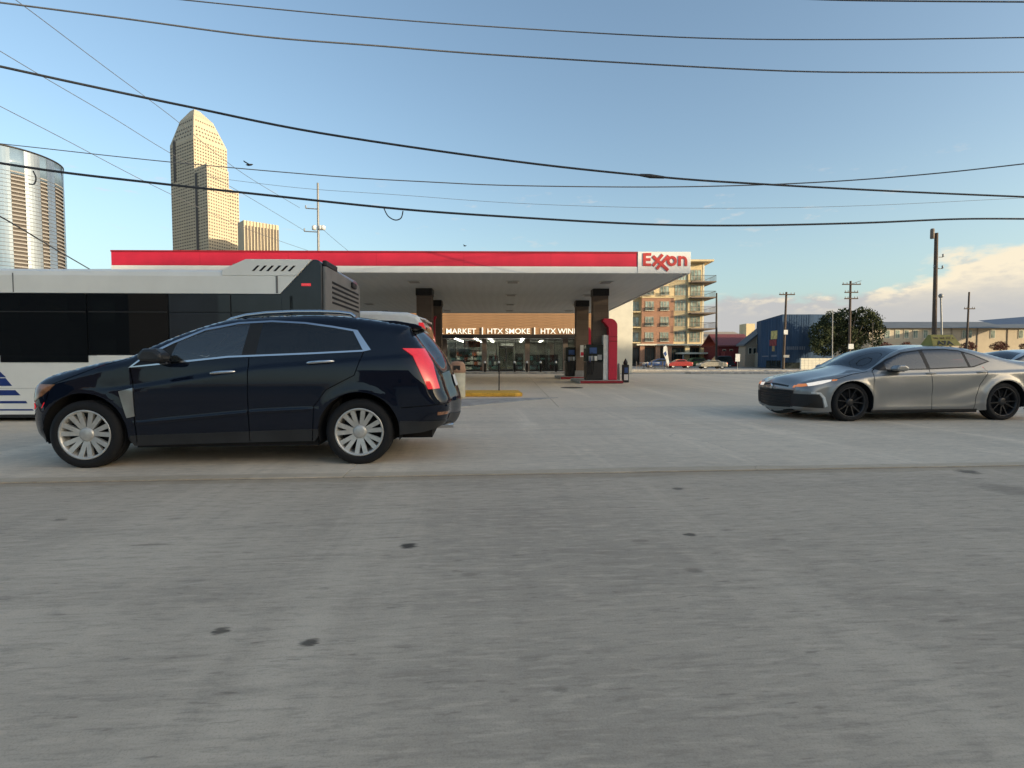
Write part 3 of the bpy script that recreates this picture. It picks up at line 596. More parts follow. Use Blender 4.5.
# ------------------------------------------------------------------ bronze-grey sedan, three-quarter front
def make_sedan():
    root = thing('grey_sedan', 'bronze grey sedan with smoked windows, black wheels and lit amber turn lamp', 'car', (7.6, 10.55, 0), 4.0)
    fw, rw = (-1.553, .345), (1.395, .345); Ra = .395
    sil = [(-2.30, .165, .26, .10), (-2.41, .20, .30, .10), (-2.43, .33, .31, .10), (-2.43, .48, .31, .10), (-2.42, .585, .29, .10), (-2.36, .675, .26, .09), (-2.22, .745, .21, .07), (-1.85, .822, .16, .06), (-1.5, .875, .14, .06), (-1.2, .915, .11, .09),
           (-1.03, .99, .08, .14), (-.80, 1.135, .08, .12), (-.50, 1.278, .10, .07), (-.10, 1.352, .13, .045), (.40, 1.372, .14, .04), (.84, 1.338, .13, .04), (1.2, 1.25, .11, .05), (1.55, 1.15, .10, .05), (1.80, 1.095, .10, .04),
           (2.15, 1.075, .12, .04), (2.32, 1.065, .16, .06), (2.40, 1.0, .22, .10), (2.42, .85, .28, .14), (2.44, .62, .3, .14), (2.42, .42, .3, .12), (2.34, .28, .28, .1)]
    bottom = [(1.9, .24)] + arch(*rw, Ra, -22, 202) + [(.90, .185), (0, .17), (-1.1, .165)] + arch(*fw, Ra, -26, 205) + [(-2.0, .17)]
    def crease(x, z):
        hi = np.interp(x, [-2.0, -1.0, 1.4, 2.3], [.74, .84, .90, .93]); on = np.clip((x + 2.0) / .5, 0, 1)
        lo = np.interp(x, [-1.3, .3, 1.0], [.33, .40, .62]); l2 = np.clip((x + 1.25) / .4, 0, 1) * np.clip((1.15 - x) / .3, 0, 1)
        sk_ = np.interp(x, [-1.3, .6, .95], [.235, .255, .33])
        return on * -.014 * np.tanh((z - hi) / .018) - l2 * .018 * np.exp(-((z - lo - .08) / .11) ** 2) + l2 * .010 * np.exp(-((z - sk_) / .045) ** 2)
    sk = Skin(sil, bottom, .93, [(.1, .95), (.25, .98), (.45, 1.0), (.7, 1.0), (.88, .985), (.98, .94), (1.1, .88), (1.3, .78), (1.45, .70)],
              [(-2.6, .93), (-1.8, .985), (-1.0, 1), (1.2, 1), (1.8, .985), (2.6, .92)], (fw, rw), Ra, .028, crease,
              lines=[[(-2.0, .74), (-1.0, .84), (1.4, .90), (2.2, .925)], [(-1.2, .237), (.6, .255), (.95, .33)]])
    win = [(-1.06, .955), (-.80, 1.105), (-.47, 1.235), (-.05, 1.290), (.40, 1.300), (.66, 1.275), (.92, 1.19), (1.15, 1.085), (.83, .992), (-.06, .952), (-1.0, .935)]
    outer = offset_poly(win, .016)
    gf = [(-.88, .8), (-.88, 1.5), (-.155, 1.5), (-.075, .8)]; gr = [(-.01, .8), (-.085, 1.5), (.655, 1.5), (.755, .8)]; gq = [(.80, .8), (.70, 1.5), (1.4, 1.5), (1.4, .8)]
    def cut(g):  # clip a column to the window polygon (convex)
        out = g; n = len(win)
        for i in range(n):
            a, b = win[i], win[(i + 1) % n]; src = out; out = []
            f = lambda p: (b[0] - a[0]) * (p[1] - a[1]) - (b[1] - a[1]) * (p[0] - a[0])
            for k in range(len(src)):
                p, q = src[k], src[(k + 1) % len(src)]; fp, fq = f(p), f(q)
                if fp <= 0: out.append(p)
                if fp * fq < 0: t = fp / (fp - fq); out.append((p[0] + (q[0] - p[0]) * t, p[1] + (q[1] - p[1]) * t))
        return offset_poly(out, -.004)
    fd = [(-1.16, .30), (-1.13, .90), (-1.06, .94), (-.06, .935), (-.03, .60), (-.03, .27)]
    rd = [(-.02, .27), (-.02, .60), (-.05, .937), (.83, .975), (1.06, .90), (.90, .66), (.82, .45), (.80, .30)]
    pan = [('door_glass', cut(gf), 'glass_sedan', .001, 1, None), ('door_glass', cut(gr), 'glass_sedan', .001, 1, None), ('quarter_glass', cut(gq), 'glass_sedan', .001, 1, None),
           ('window_pillar', win, 'black', .001, 1, None), ('window_trim', outer, 'black', .004, 1, None),
           ('headlamp', [(-2.30, .635), (-2.30, .685), (-2.12, .725), (-1.98, .748), (-1.90, .755), (-1.92, .728), (-2.08, .68)], 'lit_white', .004, 1, 'lit headlamp with amber turn light'),
           ('lamp_fang', [(-2.27, .505), (-2.27, .535), (-2.12, .525), (-2.04, .44), (-1.99, .28), (-2.03, .26), (-2.08, .42), (-2.14, .495)], 'white', .012, 1, 'white L shaped strip beside the bumper intake'),
           ('bumper_intake', [(-2.52, .26), (-2.52, .495), (-2.15, .485), (-2.09, .41), (-2.045, .24)], 'black', .003, 1, None),
           ('headlamp', [(-2.5, .612), (-2.5, .645), (-2.305, .680), (-2.305, .640), (-2.38, .62)], 'lit_amber', .004, 1, 'lit amber turn lamp'),
           ('side_marker', [(-1.885, .757), (-1.905, .732), (-1.83, .738), (-1.80, .76)], 'lit_amber', .004, 1, None),
           ('seam', stroke([(-1.165, .20), (-1.165, .55), (-1.13, .91), (-1.07, .95)], .010), '', 0, 1, None), ('seam', stroke([(-.025, .2), (-.025, .60), (-.055, .94)], .010), '', 0, 1, None),
           ('seam', stroke([(.80, .2), (.82, .45), (.90, .66), (1.07, .90), (1.0, .99)], .010), '', 0, 1, None), ('seam', stroke([(-1.9, .745), (-1.5, .85), (-1.2, .90)], .008), '', 0, 1, None),
           ('tail_lamp', [(2.05, .88), (2.1, .96), (2.5, .96), (2.5, .83), (2.2, .83)], 'red_lens', .006, 1, None),
           ('sill_skirt', [(-1.2, .1), (-1.2, .205), (.86, .22), (.9, .1)], 'black', .004, 1, None),
           ('front_door', fd, 'sedan_paint', 0, 1, None), ('rear_door', rd, 'sedan_paint', 0, 1, None)]
    tops = [('windscreen', 9.1, 12.2, -.94, .94, 'glass_sedan', .003, None), ('headlamp', 4.1, 4.6, -1.01, -.88, 'lit_amber', .004, 'lit amber turn lamp'), ('headlamp', 4.1, 4.7, .72, 1.01, 'lit_white', .004, None),
            ('lower_grille', 1.35, 3.6, -1.01, 1.01, 'black', .004, None), ('front_lip', .5, 1.0, -.95, .95, 'black', .012, None), ('upper_grille', 4.1, 4.4, -.7, .7, 'black', .004, None),
            ('rear_window', 15.4, 18.0, -.92, .92, 'glass_sedan', .003, None), ('tail_lamp', 20.6, 21.5, -1.01, 1.01, 'red_lens', .004, None)]
    build_skin(sk, root, pan, tops, 'sedan_paint', .045)
    MB().lathe([(0, -.012), (.05, -.010), (.06, 0), (0, .0)], 16, 'y').build('badge', 'chrome', root, (-2.525, 0, .60)).rotation_euler = (0, 0, R(-90))
    # grille bars
    P, n, v = sk.top(); g = MB()
    for u in np.linspace(1.4, 3.5, 7):
        i = int(round(u * sk.N)); g.tube([tuple(P[i, j] + n[i, j] * .012) for j in range(3, P.shape[1] - 3)], .008, 5)
    g.build('grille_bar', 'dark_metal', root, kind='stuff')
    MB().box(-1.1, .92, -.86, .86, .15, .26).box(-2.1, 2.2, -.5, .5, .2, .4).prism([(-1.5, .4), (-1.5, .84), (-.85, .90), (-.6, .75), (-.6, .3)], -.75, .75).build('floor_pan', 'dark', root)
    seats(root, [(-.1, -.38), (-.1, .38), (.80, -.38), (.80, .38)], .82)
    for sg in (-1, 1):
        m = MB(); m.prism([(-.86, .915), (-.90, .955), (-.84, 1.015), (-.72, 1.02), (-.64, .975), (-.66, .915)], sg * .97, sg * 1.14); o = m.build('wing_mirror', 'sedan_paint', root, bevel=.03)
        MB().box(-.86, -.62, min(sg * .86, sg * .99), max(sg * .86, sg * .99), .90, .93).build('mirror_arm', 'black', o)
        for x0, x1, z in ((-.15, .06, .865), (.84, 1.05, .885)):
            ya = sg * (float(sk.side([x0], [z])[0][0]) + .02)
            MB().tube([(x0, sg * (abs(ya) - .03), z), (x0 + .03, ya, z), (x1 - .03, ya, z + .006), (x1, sg * (abs(ya) - .03), z + .006)], [.009, .016, .016, .009]).build('door_handle', 'sedan_paint', root)
    wheel_set(root, [(fw[0], -.81, .345), (rw[0], -.81, .345), (fw[0], .81, .345), (rw[0], .81, .345)], .352, .268, .225, 'thin', 'tyre_dark_rim')
    return root
sedan = make_sedan()
def repaint(root, old, new):
    """same model in another colour: material set on the copies only"""
    for ch in root.children:
        for sl in ch.material_slots:
            if sl.material == M[old]: sl.link = 'OBJECT'; sl.material = M[new]
        repaint(ch, old, new)
second = copy_tree(sedan); second.location = (14.2, 15.0, 0); tag(second, 'silver car half hidden beyond the bronze grey sedan at the picture edge')
second.name = 'silver_sedan'; repaint(second, 'sedan_paint', 'car_silver')
def make_roof_sign():
    root = thing('car_roof_sign', 'yellow A-frame sign with dark figures standing on the sedan roof', 'sign', (8.53, 10.58, 1.392), 4.0); root.scale = (.86, .9, .92)
    MB().add([(-.35, -.18, 0), (.35, -.18, 0), (.35, .18, 0), (-.35, .18, 0), (-.28, -.03, .24), (.27, -.03, .24), (.27, .03, .24), (-.28, .03, .24)], [(0, 3, 2, 1), (4, 5, 6, 7), (0, 1, 5, 4), (1, 2, 6, 5), (2, 3, 7, 6), (3, 0, 4, 7)]).build('sign_board', 'sign_yellow', root, bevel=.006)
    sl = math.atan2(.24, .15)
    for body, x0, x1, h0, h1 in (('A7A', -.24, .16, .015, .12),):
        me = fit_text(text_mesh(body, .1, .004, .004), x0, x1, h0, h1, 0); o = link('sign_figures', me, root); me.materials.append(M['dark_metal']); o.rotation_euler = (-(math.pi / 2 - sl), 0, 0); o.location = (0, -.183, 0)
    m = MB()
    for k in range(13):
        if k % 4 == 3: continue
        m.box(-.24 + k * .038, -.222 + k * .038, -.006, 0, .17, .215)
    o = m.build('sign_small_print', 'mural_tan', root, kind='stuff'); o.rotation_euler = (-(math.pi / 2 - sl), 0, 0); o.location = (0, -.185, 0)
make_roof_sign()
# ------------------------------------------------------------------ city bus passing beyond the SUV
def make_bus():
    root = thing('city_bus', 'cream and black city bus with blue stripes behind the navy SUV', 'bus', (-3.48, 9.7, 0), 2.0)
    Wd = 2.55
    MB().box(-12, -.05, .02, Wd - .02, .14, 1.19).build('body', 'bus_white', root)
    # cream side skins, butted pieces
    for y0, y1 in ((0, .02), (Wd - .02, Wd)):
        MB().prism([(-12, .13), (-.62, .13), (-.62, 1.195), (-4.0, 1.195), (-4.0, 1.05), (-12, 1.05)], y0, y1).build('side_panel', 'bus_white', root)
    MB().box(-12, -.06, .03, Wd - .03, 1.19, 2.31).build('window_band', 'bus_black', root)
    # panes, each in its own rubber joint, with a transom line
    xs = [-11.9, -10.35, -8.8, -7.25, -5.7, -4.15, -2.72]
    for a, b in zip(xs[:-1], xs[1:]):
        z0 = 1.07 if b < -3.9 else 1.215
        if a < -4.0 < b: z0 = 1.215
        o = MB().box(a + .012, b - .012, .004, .03, z0, 2.295).build('window', 'bus_glass', root)
        MB().box(a + .03, b - .03, -.003, .004, 1.965, 1.985).build('transom_bar', 'dark_metal', o)
    for a, b in ((-2.70, -1.62), (-1.60, -.70)):
        MB().box(a, b, .006, .03, 1.215, 1.96).build('engine_door', 'bus_black', root, bevel=.006); MB().box(a, b, .006, .03, 1.975, 2.295).build('engine_door', 'bus_black', root, bevel=.006)
    MB().box(-.555, -.50, .0, .03, 1.9, 2.27).build('air_slot', 'dark', root)
    # roof coving and the raised engine fairing
    m = MB(); prof = [(0, 2.31), (0, 2.62), (.03, 2.70), (.10, 2.745), (.35, 2.79), (Wd / 2, 2.82), (Wd - .35, 2.79), (Wd - .10, 2.745), (Wd - .03, 2.70), (Wd, 2.62), (Wd, 2.31)]
    m.prism(prof, -12, -.73, 'x'); m.build('roof', 'bus_white', root)
    for y0, y1 in ((-.006, .30), (Wd - .30, Wd + .006)):
        f = MB().prism([(-.425, 2.63), (-.14, 2.93), (-1.33, 2.93), (-1.76, 2.735), (-1.76, 2.63)], y0, y1).build('roof_fairing', 'bus_white', root, bevel=.012)
        MB().prism([(-.7275, 2.31), (-.425, 2.628), (-.7275, 2.628)], y0 + .006 if y0 < 1 else y0, y1).build('roof_corner', 'bus_white', root)
        for k in range(6):
            x = -1.22 + k * .128
            MB().prism([(x, 2.715), (x + .045, 2.715), (x + .145, 2.815), (x + .10, 2.815)], y0 - .004 if y0 < 1 else y1 - .002, y0 + .002 if y0 < 1 else y1 + .004).build('vent_slot', 'dark', f)
    MB().box(-1.7, -.14, .30, Wd - .30, 2.70, 2.90).build('engine_hood', 'bus_grey', root)
    MB().box(-.80, -.76, -.002, .001, 2.32, 2.70).box(-5.42, -5.40, -.003, .001, 2.32, 2.66).build('panel_joint', 'bus_grey', root)
    MB().prism([(-.715, 2.31), (-.125, 2.935), (-.06, 2.93), (.0, 2.90), (.03, 2.82), (.03, .30), (-.60, .30), (-.60, 1.2), (-.70, 1.2)], .0, Wd).build('rear_cap', 'bus_black', root, bevel=.02)
    rf = MB().prism([(.03, .32), (Wd - .03, .32), (Wd - .03, 2.70), (Wd - .12, 2.80), (.12, 2.86), (.03, 2.80)], .03, .085, 'x').build('rear_panel', 'bus_grey', root, bevel=.015)
    for k in range(5): MB().box(.075, .094, .42, Wd - .18, 2.56 - k * .095, 2.60 - k * .095).build('louvre', 'dark', rf)
    MB().box(.02, .10, .05, .75, 2.82, 2.93).build('exhaust_cowl', 'black', root, bevel=.02)
    MB().box(.08, .14, 1.75, 2.05, 2.66, 2.78).build('rear_camera', 'black', root, bevel=.02)
    for y in (.18, Wd - .18): MB().lathe([(0, .0), (.06, 0), (.06, .03), (0, .035)], 14, 'y').build('tail_lamp', 'red_lens', root, (.09, y, 1.1)).rotation_euler = (0, 0, R(90))
    MB().box(-.34, -.17, -.012, .004, 2.45, 2.50).build('marker_lamp', 'red_lens', root, bevel=.006)
    for z0, z1, xa, xb in ((.80, .95, -5.60, -5.75), (.645, .785, -5.50, -5.61), (.475, .570, -5.36, -5.45), (.33, .374, -5.245, -5.27), (.20, .228, -5.14, -5.165)):
        MB().prism([(-12, z0), (xa, z0), (xb, z1), (-12, z1)], -.004, .0).build('stripe', 'bus_blue', root)
    MB().box(-12, -.3, .03, Wd - .03, .07, .13).build('skirt', 'trim_sill_shade', root)
    MB().box(-12, -.62, -.003, .0, .60, .604).build('panel_seam', 'bus_grey', root)
    wheel_set(root, [(-3.0, .22, .48), (-9.2, .22, .48), (-3.0, Wd - .22, .48), (-9.2, Wd - .22, .48)], .48, .30, .28, 'double', 'grey')
make_bus()
# ------------------------------------------------------------------ white van in the forecourt
def make_van():
    root = thing('white_van', 'white van, roof and red tail lamp showing above the navy SUV tail', 'van', (-4.65, 14.3, 0), 3.0)
    L, h = 2.5, .95
    MB().prism([(-L, .35), (2.45, .35), (2.50, .9), (2.46, 1.5), (2.36, 2.02), (2.20, 2.24), (1.95, 2.315), (1.2, 2.345), (-.9, 2.34), (-1.35, 2.25), (-2.0, 1.35), (-2.5, 1.1)], -h, h).build('body', 'van_white', root, bevel=.09)
    for sg in (-1, 1):
        for a, b in ((-1.1, -.2), (-.1, 1.0), (1.1, 2.1)): MB().box(a, b, sg * h - .006, sg * h + .006, 1.4, 1.95).build('side_window', 'glass_rear', root)
        MB().prism([(2.30, 1.30), (2.53, 1.30), (2.47, 1.72), (2.36, 2.06), (2.24, 2.06)], min(sg * .80, sg * .965), max(sg * .80, sg * .965)).build('tail_lamp', 'red_lens', root, bevel=.01)
    MB().prism([(2.42, 1.45), (2.51, 1.45), (2.42, 1.95), (2.35, 1.95)], -.72, .72).build('rear_window', 'glass_rear', root)
    MB().prism([(2.05, 2.27), (2.42, 2.16), (2.41, 2.12), (2.05, 2.22)], -.80, .80).build('roof_spoiler', 'van_white', root, bevel=.02)
    MB().box(2.3, 2.56, -.9, .9, .4, .62).build('bumper', 'black', root, bevel=.03)
    wheel_set(root, [(-1.6, -.84, .34), (1.55, -.84, .34), (-1.6, .84, .34), (1.55, .84, .34)], .34, .22, .22, 'double', 'silver')
make_van()
# ------------------------------------------------------------------ petrol canopy
def make_canopy():
    root = thing('fuel_canopy', 'flat petrol station canopy with red band over brown columns', 'canopy', (-15.43, 20.6, 0), .9)
    Wc, D = 22.42, 17.8; zb, zt = 4.50, 5.335
    MB().box(.06, Wc - .06, .06, D - .06, 4.62, 5.25).build('roof', 'grey', root)
    xs = Wc - 2.08
    MB().box(0, xs, 0, .06, 4.76, 5.27).build('red_band', 'red_band', root, bevel=.006)
    for a in np.arange(0, xs - 1, 3.39): MB().box(a + 3.385, a + 3.392, -.003, .0, 4.765, 5.265).build('band_joint', 'red_dark', root)
    MB().box(-.01, xs, -.02, .06, 5.272, zt).build('top_trim', 'red_dark', root)
    MB().box(0, xs, -.012, .06, zb, 4.755).build('lower_fascia', 'white_paint', root, bevel=.006)
    MB().box(xs + .004, Wc, -.03, .06, zb, zt).build('sign_panel', 'white_paint', root, bevel=.008)
    for nm, m, z0, z1 in (('lower_fascia', 'white_paint', zb, 4.755), ('red_band', 'red_band', 4.76, 5.27), ('top_trim', 'red_dark', 5.272, zt)):
        MB().box(0, .06, .062, D, z0, z1).build(nm, m, root); MB().box(.062, Wc - .062, D - .06, D, z0, z1).build(nm, m, root)
    MB().box(Wc - .06, Wc, .062, D, zb, zt).build('end_fascia', 'white_paint', root)
    pm = MB().box(-.2138, .2138, .07, D - .07, 4.545, 4.575); pm.box(-.008, .008, .07, D - .07, 4.542, 4.545)
    me = pm.mesh('deck_panel', 'deck'); n = 52; w = (Wc - .13) / n
    for k in range(n): link('deck_panel', me, root, (.065 + w * (k + .5), 0, 0))
    lm = MB(); lm.box(-.28, .28, -.28, .28, -.02, .0); lt = MB().box(-.22, .22, -.22, .22, -.032, -.021).mesh('lamp_lens', 'grey'); lme = lm.mesh('canopy_light', 'white')
    for x in (2.6, 6.9, 11.2, 15.5, 19.6):
        for y in (2.6, 7.3, 12.0, 16.2):
            o = link('canopy_light', lme, root, (x, y, 4.526)); link('lamp_lens', lt, o)
    cm = MB().box(-.36, .36, -.34, .34, 0, 4.05).mesh('column', 'col_brown'); cap = MB().box(-.39, .39, -.37, .37, 4.06, 4.53).mesh('column_cap', 'dark_metal'); bs = MB().box(-.42, .42, -.40, .40, 0, .35).mesh('column_base', 'grey')
    for cx in (2.75, 11.28, 19.80):
        for dxc, cy in ((0, 5.15), (-.14, 10.2)):
            o = link('column', cm, root, (cx + dxc, cy, .15)); link('column_cap', cap, o); link('column_base', bs, o)
    # the sign: five red letters, the two crosses interlocked
    s = 20.93 / 530; x0 = X(637, 20.93); ox = xs - x0; cz = lambda py: CAM_H + (360 - py) * s
    P = lambda px, py: ((px - 512) * s + ox, cz(py))
    def bar(m, a, b, w, y0=-.055, y1=-.032):
        a, b = np.array(P(*a)), np.array(P(*b)); d = (b - a) / np.linalg.norm(b - a); q = np.array([-d[1], d[0]]) * w * s / 2; m.prism([tuple(a + q), tuple(b + q), tuple(b - q), tuple(a - q)], y0, y1)
    m = MB(); bar(m, (643.4, 254.6), (643.4, 267), 2.9)
    for py in (255.7, 260.7, 265.9): bar(m, (644.7, py), (650.2 if py != 260.7 else 649.6, py), 2.6)
    m.build('sign_letter', 'red_logo', root)
    m = MB(); bar(m, (652.0, 257.6), (667.0, 271.4), 3.0, -.058, -.034); bar(m, (661.5, 255.9), (652.0, 267.0), 2.9, -.055, -.033); m.build('sign_letter', 'red_logo', root)
    m = MB(); bar(m, (667.5, 257.0), (655.6, 270.0), 2.9, -.0565, -.0335); m.build('sign_letter', 'red_logo', root)
    m = MB(); c = P(670.7, 262.2); m.lathe([(2.3 * s, -.055), (5.0 * s, -.055), (5.0 * s, -.033), (2.3 * s, -.033), (2.3 * s, -.055)], 28, 'y', (c[0], 0, c[1]), smooth=False); m.build('sign_letter', 'red_logo', root)
    m = MB(); bar(m, (678.4, 257.2), (678.4, 267), 2.8); c = P(681.6, 261.6); m.lathe([(1.9 * s, -.056), (4.2 * s, -.056), (4.2 * s, -.034), (1.9 * s, -.034), (1.9 * s, -.056)], 16, 'y', (c[0], 0, c[1]), a0=0, a1=math.pi, smooth=False); bar(m, (684.7, 261.6), (684.7, 267), 2.8); m.build('sign_letter', 'red_logo', root)
make_canopy()
# ------------------------------------------------------------------ fuel pumps on their islands
def make_pump(x, y, label, group='fuel pumps beside the canopy columns', full=True):
    root = thing('fuel_pump', label, 'fuel pump', (x, y, 0), .9, group)
    MB().prism([(-1.0, -.75), (1.05, -.75), (1.05, 2.6), (-1.0, 2.6)], 0, .15, 'z').build('island_kerb', 'kerb', root, bevel=.04)
    MB().box(-.95, 1.06, -.765, -.752, .02, .135).build('island_edge', 'red_dark', root)
    MB().box(-.60, .18, -.30, .55, .16, 1.02).build('dispenser', 'dark_metal', root, bevel=.02)
    MB().box(-.62, .20, -.32, .57, 1.03, 1.85).build('display_head', 'dark_glass', root, bevel=.02)
    MB().box(-.46, -.12, -.335, -.32, 1.42, 1.70).build('screen', 'blue_plastic', root); MB().box(-.08, .12, -.335, -.32, 1.12, 1.36).build('keypad', 'grey', root); MB().box(-.50, -.1, -.335, -.322, 1.08, 1.30).build('price_plate', 'white', root)
    MB().box(.20, .44, -.28, .52, .16, 2.30).build('side_cheek', 'white', root, bevel=.015)
    p = [(.445, .16), (.86, .16), (.86, 2.72)] + [(.86 - .36 * (1 - math.cos(R(a))), 2.72 + .36 * math.sin(R(a))) for a in range(15, 91, 15)] + [(.20, 3.08), (.16, 2.96), (.30, 2.84), (.445, 2.62)]
    MB().prism(p, -.34, .40).build('arch', 'red_band', root, bevel=.015)
    MB().box(.447, .858, -.348, -.341, 1.98, 2.02).box(.447, .858, -.348, -.341, 2.20, 2.23).build('arch_stripe', 'red_dark', root)
    for k, xx in enumerate((-.52, -.34)):
        h = MB(); h.tube(catmull([(xx, -.30, 1.5), (xx - .02, -.45, 1.3), (xx - .04, -.48, .7), (xx - .02, -.44, .42), (xx + .06, -.42, .7), (xx + .08, -.34, 1.05)], 5), .016, 7); o = h.build('hose', 'rubber', root)
        MB().tube([(xx + .08, -.34, 1.0), (xx + .08, -.38, 1.16), (xx + .08, -.35, 1.3)], [.02, .03, .025], 7).build('nozzle', ('blue_plastic', 'black')[k], o)
    return root
pump_a = make_pump(4.15, 25.6, 'fuel pump with tall red arch beside the brown column below the canopy sign')
pb = copy_tree(pump_a); pb.location = (-5.0, 25.3, 0); tag(pb, 'fuel pump mostly hidden beyond the white van, red arch top showing')
pc = copy_tree(pump_a); pc.location = (3.75, 31.2, 0); tag(pc, 'darker fuel pump farther back between the two columns at the shopfront')
MB().tube([(X(434.3, 27.5), 27.5, .0), (X(434.3, 27.5), 27.5, 3.3)], .07, 8).tube([(X(434.3, 27.5), 27.5, 3.15), (X(436.2, 27.5), 27.4, 3.35)], .07, 8).build('hose_mast', 'red_band', label='thin red post beside the dark rear column, seen past the white van', cat='post')
r_ = thing('squeegee_stand', 'small black and white squeegee stand on the forecourt right by the red pump arch', 'stand', (X(625.5, 26.2), 26.2, 0)); r_['label'] = 'small black and white squeegee stand on the forecourt beside the red pump arch'
MB().box(-.15, .15, -.15, .15, 0, .88).build('stand_body', 'black', r_, bevel=.02); MB().box(-.10, .10, -.165, -.152, .12, .40).build('paper_box', 'white', r_); MB().box(-.08, .09, -.165, -.152, .48, .74).build('label_plate', 'blue_plastic', r_)
MB().lathe([(0, .88), (.10, .88), (.11, 1.0), (.05, 1.12), (0, 1.2)], 12).build('towel_cap', 'black', r_)
MB().lathe([(0, 0), (.075, 0), (.075, .85), (.05, .92), (0, .94)], 14).build('bollard', 'grey', None, (X(618.8, 27.5), 27.5, 0), label='short grey bollard between the red arch and squeegee stand', cat='bollard')
b_ = thing('column_poster', 'white and red poster on the rear brown column', 'poster', (X(582.3, 30.5), 30.5, 1.28)); MB().box(-.13, .13, -.02, 0, 0, .68).build('sheet', 'white', b_); MB().box(-.09, .09, -.026, -.021, .08, .28).build('printed_panel', 'red_band', b_)
# ------------------------------------------------------------------ convenience store
def make_store():
    Y = 45.0; s = Y / 530; root = thing('convenience_store', 'low convenience store with wood band and lit white lettering beyond the canopy', 'shop', (0, Y, 0))
    x = lambda px: (px - 512) * s; z = lambda py: CAM_H + (360 - py) * s
    xl, xr = x(300), x(608)
    # wall above the glass: wood boards one by one
    h0, h1 = z(334.5), 6.45; nb = 14; bh = (h1 - h0) / nb
    MB().box(xl, xr, .05, 12, h0, h1).build('upper_wall', 'inside', root)
    bm = MB().box(xl, xr, 0, .05, .006, bh - .006).mesh('board', 'wood_band')
    for k in range(nb): link('board', bm, root, (0, RNG.uniform(-.006, .006), h0 + bh * k))
    MB().box(xl, xr - .02, -1.2, .0, z(338.6), z(335.2)).build('awning', 'dark_metal', root, bevel=.01)
    MB().box(xl - .2, xr, -2.2, -.01, 0, .15).build('pavement', 'kerb', root)
    MB().box(xl, xr, .06, 12, .10, .16).build('floor', 'grey', root); MB().box(xl, xr, 11.9, 12, .16, h0 - .01).build('back_wall', 'inside', root)
    MB().box(xl, xl + .1, .06, 11.89, .16, h0 - .01).box(xr - .1, xr, .06, 11.89, .16, h0 - .01).build('side_wall', 'inside', root)
    MB().box(xl + .11, xr - .11, .06, 11.88, 2.95, 2.99).build('ceiling', 'white', root)
    piers = [(x(400), x(406)), (x(441.5), x(447)), (x(482), x(486.5)), (x(525), x(529.6)), (x(563), x(567.6)), (x(600), xr)]
    for a, b in piers: MB().box(a, b, -.06, .30, .15, z(338.8)).build('pier', 'pillar', root)
    bays = [(x(406), x(441.5)), (x(447), x(482)), (x(486.5), x(525)), (x(529.6), x(563)), (x(567.6), x(600))]
    top = z(339.2)
    for i, (a, b) in enumerate(bays):
        m = MB(); m.box(a, b, .10, .16, .15, .24); m.box(a, b, .10, .16, top - .08, top); n = 4
        for k in range(n + 1): xx = a + (b - a) * k / n; m.box(max(a, xx - .025), min(b, xx + .025), .101, .159, .241, top - .081)
        fr = m.build('shop_window', 'dark_metal', root)
        for k in range(n): MB().box(a + (b - a) * k / n + .03, a + (b - a) * (k + 1) / n - .03, .125, .135, .245, top - .085).build('pane', 'shop_glass', fr)
    # entrance doors
    for a, b in ((x(499), x(506)), (x(506.2), x(513.5))):
        d = MB().box(a, a + .06, .02, .08, .16, 2.2).box(b - .06, b, .02, .08, .16, 2.2).box(a + .061, b - .061, .02, .08, 2.10, 2.2).box(a + .061, b - .061, .02, .08, .16, .32).build('door', 'black', root)
        MB().box(a + .065, b - .065, .045, .055, .325, 2.095).build('door_glass', 'shop_glass', d)
    MB().box(x(498.6), x(514), .0, .09, 2.21, 2.30).build('door_head', 'black', root); MB().box(x(500), x(513.5), 6, 6.1, 2.25, 2.7).build('inner_sign', 'white', root)
    for a in (x(489.5), x(522.5), x(455), x(475), x(545)):
        MB().box(a - .09, a + .09, .7 if a < x(530) else 5, 8.5, 2.90, 2.945).build('ceiling_light', 'striplight', root)
    rng = random.Random(3)
    def shelf(xa, xb, y, ht, mats, cell=.42):
        f = MB().box(xa, xb, y, y + .5, .16, .25).box(xa, xb, y + .42, y + .5, .25, ht).build('shelf_unit', 'dark_metal', root); zz = .26
        while zz + .35 < ht:
            xx = xa
            while xx < xb - .15:
                w = rng.uniform(.18, cell); hh = rng.uniform(.2, .36); MB().box(xx + .01, min(xb, xx + w) - .01, y + .08, y + .40, zz, zz + hh).build('goods', rng.choice(mats), f); xx += w
            zz += .42
    shelf(x(448), x(481), 2.2, 2.0, ['goods_a', 'goods_c', 'goods_b', 'goods_c']); shelf(x(487), x(497), 3.0, 1.5, ['goods_c', 'dark_metal', 'goods_a']); shelf(x(515), x(524), 2.4, 1.7, ['goods_c', 'dark_metal', 'dark_metal', 'goods_a']); shelf(x(531), x(562), 3.4, 1.6, ['dark_metal', 'dark_metal', 'goods_a']); shelf(x(569), x(598), 2.5, 1.8, ['goods_c', 'dark_metal', 'goods_b'])
    MB().box(x(463), x(480), .5, .55, 2.2, 2.75).build('window_poster', 'goods_b', root); MB().box(x(449), x(456), .45, .5, 1.3, 2.6).build('window_poster', 'goods_c', root); MB().box(x(458), x(470), .5, .55, 1.55, 2.05).build('window_poster', 'goods_a', root)
    # lettering on the band
    for body, a, b in (('HTX', 425, 443.5), ('MARKET', 446.6, 476.2), ('HTX SMOKE', 487.6, 530), ('HTX WINE', 540.6, 577)):
        me = text_mesh(body, .5, .003, .015); me.materials.append(M['letter']); link('sign_lettering', fit_text(me, x(a), x(b), z(333.9), z(328.7), -.02), root)
